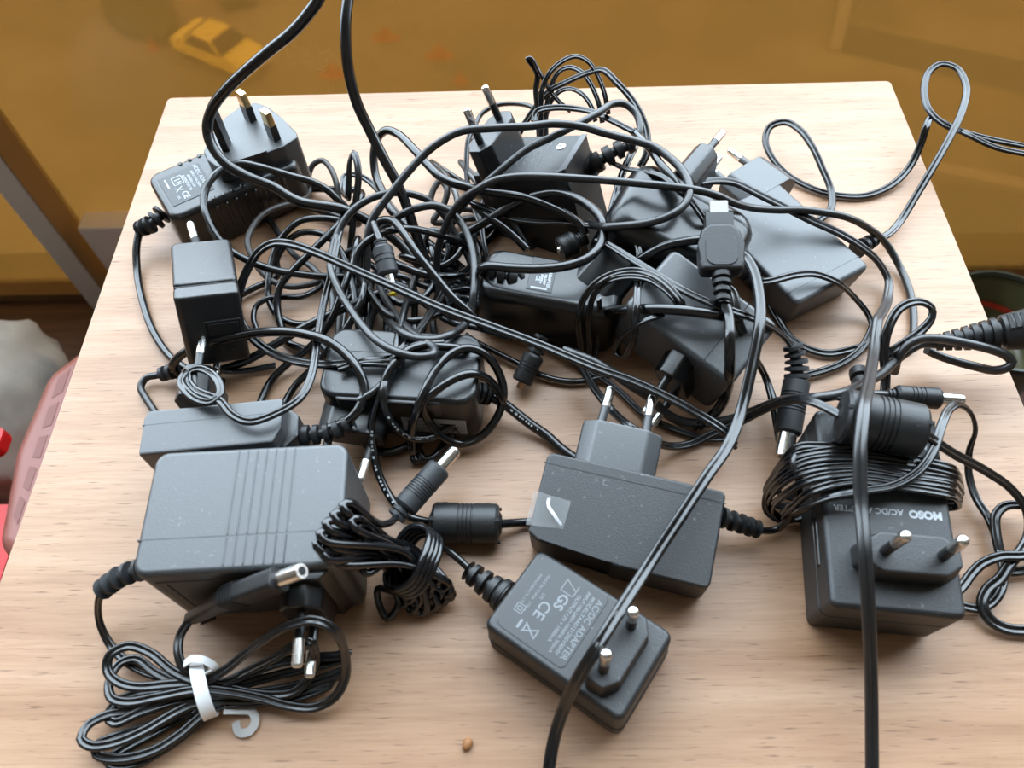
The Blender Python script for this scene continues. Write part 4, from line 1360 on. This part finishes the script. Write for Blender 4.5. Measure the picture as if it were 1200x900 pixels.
cord_thing('cord', '545,409,34 516,406,36 492,404,37 470,416,37 455,438,36 449,462,35 454,486,29 468,504,22 488,514,15 508,512,13 528,500,12 545,490,10', ('r', 1.8), 'glossy black cord ringed in front of the grey label on the half buried adapter', CABLEG, 'cord', tuck='ab')
cord_thing('cord', '420,500,6 432,524,4 455,530,3 480,522,3 492,516,5 484,530,8 482,512,16 486,486,30 496,462,36 510,434,38 526,417,38 546,408,38 567,414,34 581,430,28 589,450,22 590,466,18 582,490,12 563,512,8 540,520,6 518,511,12 501,491,22 496,472,32 512,457,37 530,445,38 552,438,37 571,444,30 582,456,24 589,472,16', ('r', 1.85), 'black cord coiled in two wide rings over the end of the half buried adapter', CABLEG, 'cord', tuck='b')
r = bpy.data.objects[[o.name for o in COL.objects if o.get('label', '').startswith('glossy black cord ringed')][0]]
print_marks(r, '453,484,30 468,504,22 488,514,15 508,512,13', 1.8, 1.0, 8)
cord_thing('cord', '492,537,3 487,541,3 484,530,4 486,520,5 497,538,3 508,536,3 520,522,3 530,508,3', ('r', 1.85), 'short printed bend of cord just above the grey plug with the silver tip', CABLEG, 'cord')
cord_thing('cord', '545,392,10 560,402,8 580,412,5 604,424,4 626,436,3.5 648,444,3 672,447,3 692,445,3 715,440,3', ('r', 1.4), 'thin black cord crossing the bare wood beside the down-pointing plug', CABLEG, 'cord')
cord_thing('cord', '322,505,3 330,480,3 346,452,4 366,432,8 392,402,20 410,378,26 424,350,30 428,330,28', ('r', 1.7), 'black cord slanting up from the wood behind the wedged adapter', CABLE, 'cord', tuck='b')
cord_thing('cord', '296,508,3 302,480,3 318,446,3 340,424,6 362,408,10 386,378,18 402,340,24 412,310,26 420,280,22', ('r', 1.8), 'second black cord slanting up from the wood behind the wedged adapter', CABLEG, 'cord', tuck='b')
cord_thing('cord', '420,470,33 440,458,34 455,442,35 462,420,35 466,398,33 472,372,28 480,345,20 492,322,12', ('r', 1.8), 'black cord crossing the top of the half buried adapter', CABLE, 'cord', tuck='b')
cord_thing('flat_lead', '396,432,36 425,423,36 455,420,36 480,400,34 500,374,26 515,352,18 530,330,10', ('t', 3.6, 1.9), 'flat lead lying on the top of the half buried adapter', CABLE, 'lead', tuck='b')
r = cord_thing('dc_cord', '600,396,14 560,384,12 530,378,10 505,362,8 480,340,6 460,318,4', ('r', 1.7), 'cord ending in the down-pointing black plug on the bare wood', CABLE, 'cord', tuck='b')
dc_plug(r, P1(636, 394, 18), P1(608, 455, 5), r=4.9, boot=9, barrel=3, mat=RUBBER, metal=COPPER, grooves=3, rb=1.5, neck=0.8, boot_ribs=4)
r = cord_thing('dc_cord', '438,262,44 443,275,45 447,284,45', ('r', 1.7), 'grey barrel plug with a yellow ring at its tip, inside the tangle', CABLE, 'cord')
dc_plug(r, P1(446, 282, 45), P1(461, 344, 36), r=4.6, boot=3, barrel=9, mat=GREYRUB, grooves=2, rb=2.4, nib=YELLOW, boot_ribs=2)
# inner strands of the tangle
inner = [
    ('r', 1.7, '500,330,6 520,310,10 526,290,14 518,274,16 506,270,16 498,280,14 498,300,10', 'small black hoop of cord among strands at the middle of the tangle'),
    ('r', 1.7, '486,345,10 484,330,14 492,318,16 504,316,16 512,330,14 512,350,10 500,372,6', 'small black arch of cord above the straight flat lead'),
    ('r', 1.6, '540,190,10 552,206,16 566,222,18 584,240,14 606,266,10 622,290,6', 'cord running under the screwed adapter from the tangle'),
    ('r', 1.7, '424,306,6 448,318,10 476,326,12 500,336,10 524,342,8 546,338,6', 'cord passing below the yellow-tipped plug'),
    ('r', 1.7, '452,346,10 470,356,12 492,352,12 506,336,12 512,312,12 506,290,12', 'cord curling round the yellow ring'),
    ('r', 1.6, '400,302,8 420,292,12 438,300,12 450,322,10 448,350,8 436,372,6', 'cord curving down left of the yellow-tipped plug'),
    ('r', 1.7, '530,300,10 540,282,14 552,276,16 560,290,14 560,316,10 548,334,6', 'cord hoop beside the end of the glossy rounded adapter'),
    ('r', 1.6, '470,300,8 494,306,12 518,312,14 536,300,16 546,282,16', 'cord crossing behind the large closed ring'),
    ('r', 1.7, '346,300,5 364,312,6 380,330,6 390,352,6 384,376,5 366,392,4', 'cord bending over the wood left of the tangle'),
    ('r', 1.6, '506,190,8 518,200,14 530,218,18 536,240,18 530,262,14 518,284,10', 'cord bending behind the thick cord arch near the raised pins'),
    ('r', 1.7, '508,260,8 520,240,12 524,222,16 516,212,16 508,222,14 506,240,10', 'brownish hoop of cord standing behind the tangle'),
    ('r', 1.6, '424,330,5 446,328,8 470,334,10 490,346,10 504,362,8 508,384,6', 'cord sagging above the half buried adapter'),
]
for k, (ty, rad, tx, lb_) in enumerate(inner):
    cord_thing('cord', tx, (ty, rad), lb_, (CABLE, CABLEG, CABLEM)[k % 3] if k != 10 else CABLEW, 'cord', tuck='ab')

# strands running down beside the screwed adapter
cord_thing('flat_lead', '558,146,26 550,160,24 547,182,20 548,214,14 556,244,10 566,274,8 570,306,6', ('t', 3.0, 1.6), 'flat lead hanging behind the plug with two raised pins', CABLEG, 'lead')
cord_thing('flat_lead', '572,216,12 566,244,12 566,274,10 572,306,8', ('t', 3.0, 1.6), 'flat lead hanging below the plug with two raised pins', CABLE, 'lead')
cord_thing('cord', '556,240,28 575,256,28 590,266,26 604,278,24 618,292,22', ('r', 2.2), 'printed black cord dropping to the top of the glossy rounded adapter', CABLEG, 'cord')
cord_thing('flat_lead', '540,232,30 570,244,30 600,256,28 630,260,28 660,260,30 690,264,34 712,268,38 736,276,40 756,290,40', ('t', 3.4, 1.7), 'flat lead sagging across the dark front of the screwed adapter', CABLEG, 'lead')
cord_thing('flat_lead', '744,172,40 738,184,40 730,202,42 722,228,46 714,256,44 708,268,40', ('t', 3.8, 1.9), 'flat twin lead lying down the edge of the smooth rounded adapter', CABLEG, 'lead')
cord_thing('cord', '720,192,40 735,198,50 755,201,54 776,207,56 794,222,56 810,236,54 824,256,50 836,276,40', ('t', 3.4, 1.7), 'flat lead curving over the top of the smooth rounded adapter', CABLE, 'lead')
cord_thing('cord', '742,154,50 760,172,54 774,192,56 786,206,56 800,226,54', ('r', 1.9), 'black cord sliding down behind the ribbed boot of the screwed adapter', CABLEG, 'cord')
# upright loops at the back of the heap
cord_thing('flat_lead', '632,160,20 630,128,30 628,104,38 630,88,44 624,76,50 618,68,54 623,68,54 632,84,48 642,102,40 654,118,34 668,130,28', ('t', 3.2, 1.7), 'flat lead with a pointed loop standing at the back of the heap', CABLEG, 'lead')
cord_thing('cord', '634,160,22 634,130,34 635,106,44 643,87,50 657,73,54 675,66,56 690,73,54 702,92,48 709,112,42 713,134,34', ('t', 2.8, 1.6), 'tallest round loop of lead at the back of the heap', CABLEG, 'lead')
cord_thing('cord', '640,160,20 640,130,28 646,100,38 655,84,44 668,79,46 683,86,46 695,104,42 703,126,36 706,144,30', ('t', 2.8, 1.6), 'second round loop of lead at the back of the heap', CABLE, 'lead')
cord_thing('cord', '638,158,18 640,136,24 646,118,30 656,107,34 668,104,34 683,111,34 694,127,30 698,142,24', ('t', 2.8, 1.6), 'smallest round loop of lead at the back of the heap', CABLEG, 'lead')
cord_thing('flat_lead', '606,160,14 622,134,24 642,108,36 662,97,44 690,85,50 706,82,52 723,97,50 740,116,46 752,137,42 758,157,38 758,180,34 750,196,30', ('t', 4.0, 2.0), 'wide flat lead bowing round the back of the screwed adapter', CABLE, 'lead')
cord_thing('cord', '626,142,40 629,131,42 650,126,46 690,130,50 712,139,52 742,154,52', ('t', 3.6, 1.8), 'flat lead lying along the back edge of the screwed adapter', CABLEG, 'lead')
cord_thing('cord', '552,164,8 557,147,10 566,132,12 584,123,14 610,122,18 624,126,20 640,140,20', ('r', 1.3), 'thin cord curving on the table behind the plug with two raised pins', CABLE, 'cord')

# ------------------------------------------------------------------ leads on the right half
cord_thing('flat_lead', '820,214,40 836,212,38 860,214,36 890,228,34 926,246,32 950,258,30 985,274,26 1012,291,20 1030,308,12 1041,328,6 1040,350,8 1034,366,18 1029,374,24 1027,386,26 1024,412,32 1019,445,50 1013,475,65 1010,500,67 1008,530,66 1008,560,63 1009,590,60 1014,650,58 1018,720,46 1021,800,26 1022,900,8 1023,980,3', ('t', 4.7, 2.5), 'wide flat lead folded over and hanging down past the wound adapter to the front edge', CABLEM, 'lead')
cord_thing('flat_lead', '856,300,54 870,299,54 882,315,54 890,350,54 890,382,54 881,430,48 869,480,42 853,522,44 830,556,46 800,602,44 762,660,40 722,722,44 700,758,44 678,794,34 660,832,20 648,872,10 640,930,5 634,1010,3 630,1120,3', ('t', 4.6, 2.3), 'flat lead sweeping from the metal-tipped connector across the wide flat adapter to the front edge', CABLE, 'lead')
cord_thing('flat_lead', '846,335,52 858,342,52 864,372,48 874,398,38 884,418,26 897,442,14 906,470,12 911,496,10 915,520,8', ('t', 4.2, 2.1), 'flat lead passing behind the hanging barrel connector', CABLE, 'lead')
r = cord_thing('connector_cord', '848,350,58 854,372,56 855,400,54 855,432,44 850,464,16 838,484,6 818,500,4', ('r', 2.2), 'black cord with a flat metal-tipped connector lying on the smooth rounded adapter', CABLEG, 'cord')
M, L = along(r, P1(847, 352, 58), P1(841, 238, 66), (1, 0, 0.1))
k = L / 43.0
finish('connector', xf(prism([(-8.3, 12), (8.3, 12), (9.2, 16), (9.2, 24), (8.0, 31), (4.5, 34), (-4.5, 34), (-8.0, 31), (-9.2, 24), (-9.2, 16)], -4.2, 4.2, 1.8, 3), M @ basis((0, 0, 0), (1, 0, 0), (0, 0, 1))), RUBBER, r)
cnn = [o for o in r.children if o.name.startswith('connector')][0]
finish('face_pad', xf(prism(rrect(12.5, 14, 3.5), 0, 0.6, 0.25, 1), M @ basis((0, -4.1, 21), (1, 0, 0), (0, 0, 1))), GREYRUB, cnn)
finish('collar', xf(rbox(11.5, 6.6, 8, 0.6, 2, (0, 0, 36)), M), RUBBER, cnn)
finish('metal_tip', xf(rbox(7.6, 2.6, 8, 0.3, 1, (0.3, 0, 43)), M), DULLMETAL, cnn)
strain_relief(r, [M @ Vector((0, 0, 12)), M @ Vector((0, 0, 5)), M @ Vector((0, 0, -2))], 3.6, 2.9, 4, RUBBER, rib=1.15)

r = cord_thing('dc_cord', '700,280,44 712,286,46 760,316,52 800,340,55 850,362,54 880,372,50 903,383,42 918,394,34 928,406,28', ('t', 3.8, 1.9), 'lead ending in the large ribbed barrel connector that leans beside the wound adapter', CABLE, 'cord')
strain_relief(r, local(pts('929,405,28 933,422,24 934,447,19'), r), 3.2, 4.3, 5, GREYRUB, rib=1.3, gap=0.6)
dc_plug(r, P1(934, 445, 19), P1(918, 536, 9), r=5.7, boot=0, barrel=10.5, rb=4.0, mat=GREYRUB, grooves=7)

r = cord_thing('ferrite_cord', '672,410,20 684,434,16 697,456,14 716,480,14 740,501,26 762,515,20 786,523,8 810,520,3 836,508,4 860,498,8 900,478,24 930,468,38 955,472,46 984,486,50', ('t', 3.8, 2.0), 'lead passing through the black ferrite bead lying on the wound adapter', CABLE, 'cord')
ferrite(r, P1(982, 486, 50), P1(1083, 507, 50), 10.4, RUBBER)
cord_part(r, '1080,506,50 1115,530,40 1157,553,26 1186,574,16 1203,598,10 1206,624,8 1197,645,9 1185,658,10 1172,678,8 1157,691,6 1151,708,5 1159,725,4 1177,736,3 1205,739,3 1240,735,3 1268,712,3 1262,684,4', ('t', 4.6, 2.3), CABLE)
cord_thing('flat_lead', '1098,702,12 1118,696,10 1130,684,9 1138,673,9 1152,660,10 1174,652,12 1200,651,12 1225,640,10 1226,610,10 1212,596,10 1196,592,9 1178,593,8 1167,604,7 1167,624,6 1172,648,5 1178,668,4 1210,668,4 1245,672,4 1262,686,4', ('t', 4.0, 2.0), 'flat lead tied in a loose knot at the right edge beside the wound adapter', CABLEG, 'lead')

# grey cord with the long ribbed boot at the right edge
r = cord_thing('booted_cord', '1098,403,20 1080,403,20 1066,410,20 1050,422,20 1033,438,24 1007,452,34 987,461,42 960,466,44 930,468,32 908,472,20 880,483,10 850,493,6 820,496,4 800,494,4 780,484,8 760,465,16 740,452,22 700,426,26 660,410,26', ('r', 2.1), 'grey cord with a long ribbed black boot reaching over the right edge of the table', CABLEM, 'cord')
M, L = along(r, P1(1094, 402, 20), P1(1240, 380, 36))
prof = []
for k in range(7):
    t0 = L * (0.02 + 0.075 * k)
    rr = 3.6 + 0.55 * k
    prof += [(t0, rr), (t0 + L * 0.045, rr + 0.3), (t0 + L * 0.047, rr * 0.74), (t0 + L * 0.073, rr * 0.76)]
prof += [(L * 0.56, 7.6), (L * 0.75, 8.8), (L * 1.0, 9.6)]
bt = finish('boot', xf(lathe(prof, 26), M), RUBBER, r, 28)
for k in range(5):
    finish('grip_slot', xf(rbox(0.8, 7.5, 1.8, 0.3, 1, (7.9 + 0.16 * k, 0, L * (0.61 + 0.05 * k))), M), DARK, bt)
cord_thing('cord', '1048,436,12 1053,418,22 1064,404,26 1080,397,28 1102,397,30 1130,402,30 1156,408,30 1178,416,28 1186,424,26 1180,431,24 1166,434,20 1145,430,14 1118,423,10 1098,416,10 1086,410,12', ('r', 2.0), 'grey cord bent in a long hairpin in front of the ribbed black boot', CABLEM, 'cord')
cord_thing('flat_lead', '1036,470,14 1038,440,18 1036,414,24 1040,388,30 1052,364,34 1066,355,35 1081,354,34 1092,361,32 1092,372,30 1080,387,28 1060,402,26 1042,414,22 1030,422,18', ('t', 4.2, 2.2), 'short flat lead folded in a pointed loop behind the hanging wide lead', CABLE, 'lead')
cord_thing('flat_lead', '930,446,3 944,440,3 966,434,3 986,426,3 1006,412,3 1016,398,3 1024,380,4', ('t', 3.8, 1.9), 'flat lead lying on the wood behind the large ribbed connector', CABLE, 'lead')
r = cord_thing('dc_cord', '1008,462,24 1024,462,24 1044,463,22', ('r', 1.8), 'slim black barrel plug with a silver tip at the far end of the wound adapter', CABLEM, 'cord')
dc_plug(r, P1(1040, 463, 22), P1(1128, 469, 22), r=4.6, boot=3, barrel=9.5, rb=2.7, mat=RUBBER, grooves=4, boot_ribs=2)
strain_relief(r, local(pts('1006,436,18 1010,452,22 1014,468,28'), r), 3.0, 3.0, 3, RUBBER, rib=1.35)

# loops around the pins of the middle adapters
cord_thing('flat_lead', '742,280,44 748,290,44 749,312,42 747,340,50 746,362,50 744,386,44 739,406,32 730,418,20 723,414,18 727,399,26 740,386,42 758,375,50 776,369,48', ('t', 3.2, 1.7), 'flat lead hooked over a pin of the glossy rounded adapter', CABLEG, 'lead')
cord_thing('cord', '676,388,16 688,376,20 702,369,24 730,363,40 770,362,50 820,366,54 852,371,52 866,374,46', ('r', 2.2), 'black cord lying straight across the tilted square adapter', CABLEG, 'cord')
cord_thing('flat_lead', '684,424,4 680,400,16 678,372,32 684,350,40 697,333,46 718,321,48 744,317,50 768,324,54 788,340,55 799,355,54 800,362,50', ('t', 3.2, 1.7), 'outer of two flat leads arching over the corner of the tilted square adapter', CABLE, 'lead')
cord_thing('flat_lead', '692,424,4 690,396,16 690,370,30 696,346,40 708,332,45 730,325,49 758,327,52 780,340,54 794,356,53 797,364,49', ('t', 2.8, 1.5), 'inner of two flat leads arching over the corner of the tilted square adapter', CABLEG, 'lead')
cord_thing('flat_lead', '702,350,38 703,372,26 701,398,12 696,420,4 686,430,3', ('t', 2.8, 1.5), 'short flat lead hanging to the wood below the pins of the glossy adapter', CABLEG, 'lead')
cord_thing('cord', '744,308,40 756,300,44 772,291,46 796,284,48 824,281,50 840,283,48', ('r', 2.1), 'short black cord across the front of the smooth rounded adapter', CABLEG, 'cord')
cord_thing('flat_lead', '630,400,6 660,416,5 690,434,4 712,448,3 730,462,3 748,480,3 770,494,2.5 800,506,2.5 830,514,2.5 848,514,2.5', ('t', 3.2, 1.7), 'flat lead running along the wood behind the pins of the wide flat adapter', CABLEG, 'lead')

# ------------------------------------------------------------------ seed on the table
bm = bmesh.new()
bmesh.ops.create_uvsphere(bm, u_segments=20, v_segments=12, radius=1)
for v in bm.verts:
    x = v.co.x
    v.co = Vector((v.co.x * 2.3 * (1 - 0.12 * x), v.co.y * 1.8, v.co.z * 1.5 - 0.12 * abs(v.co.y)))
sd = finish('seed', bm, SEED, None, 60)
p = U(548, 871, 0.0014)
sd.location = p
sd.rotation_euler = (0, 0, 1.1)
tag(sd, 'single small brown seed on the bare wood near the front edge', 'seed')
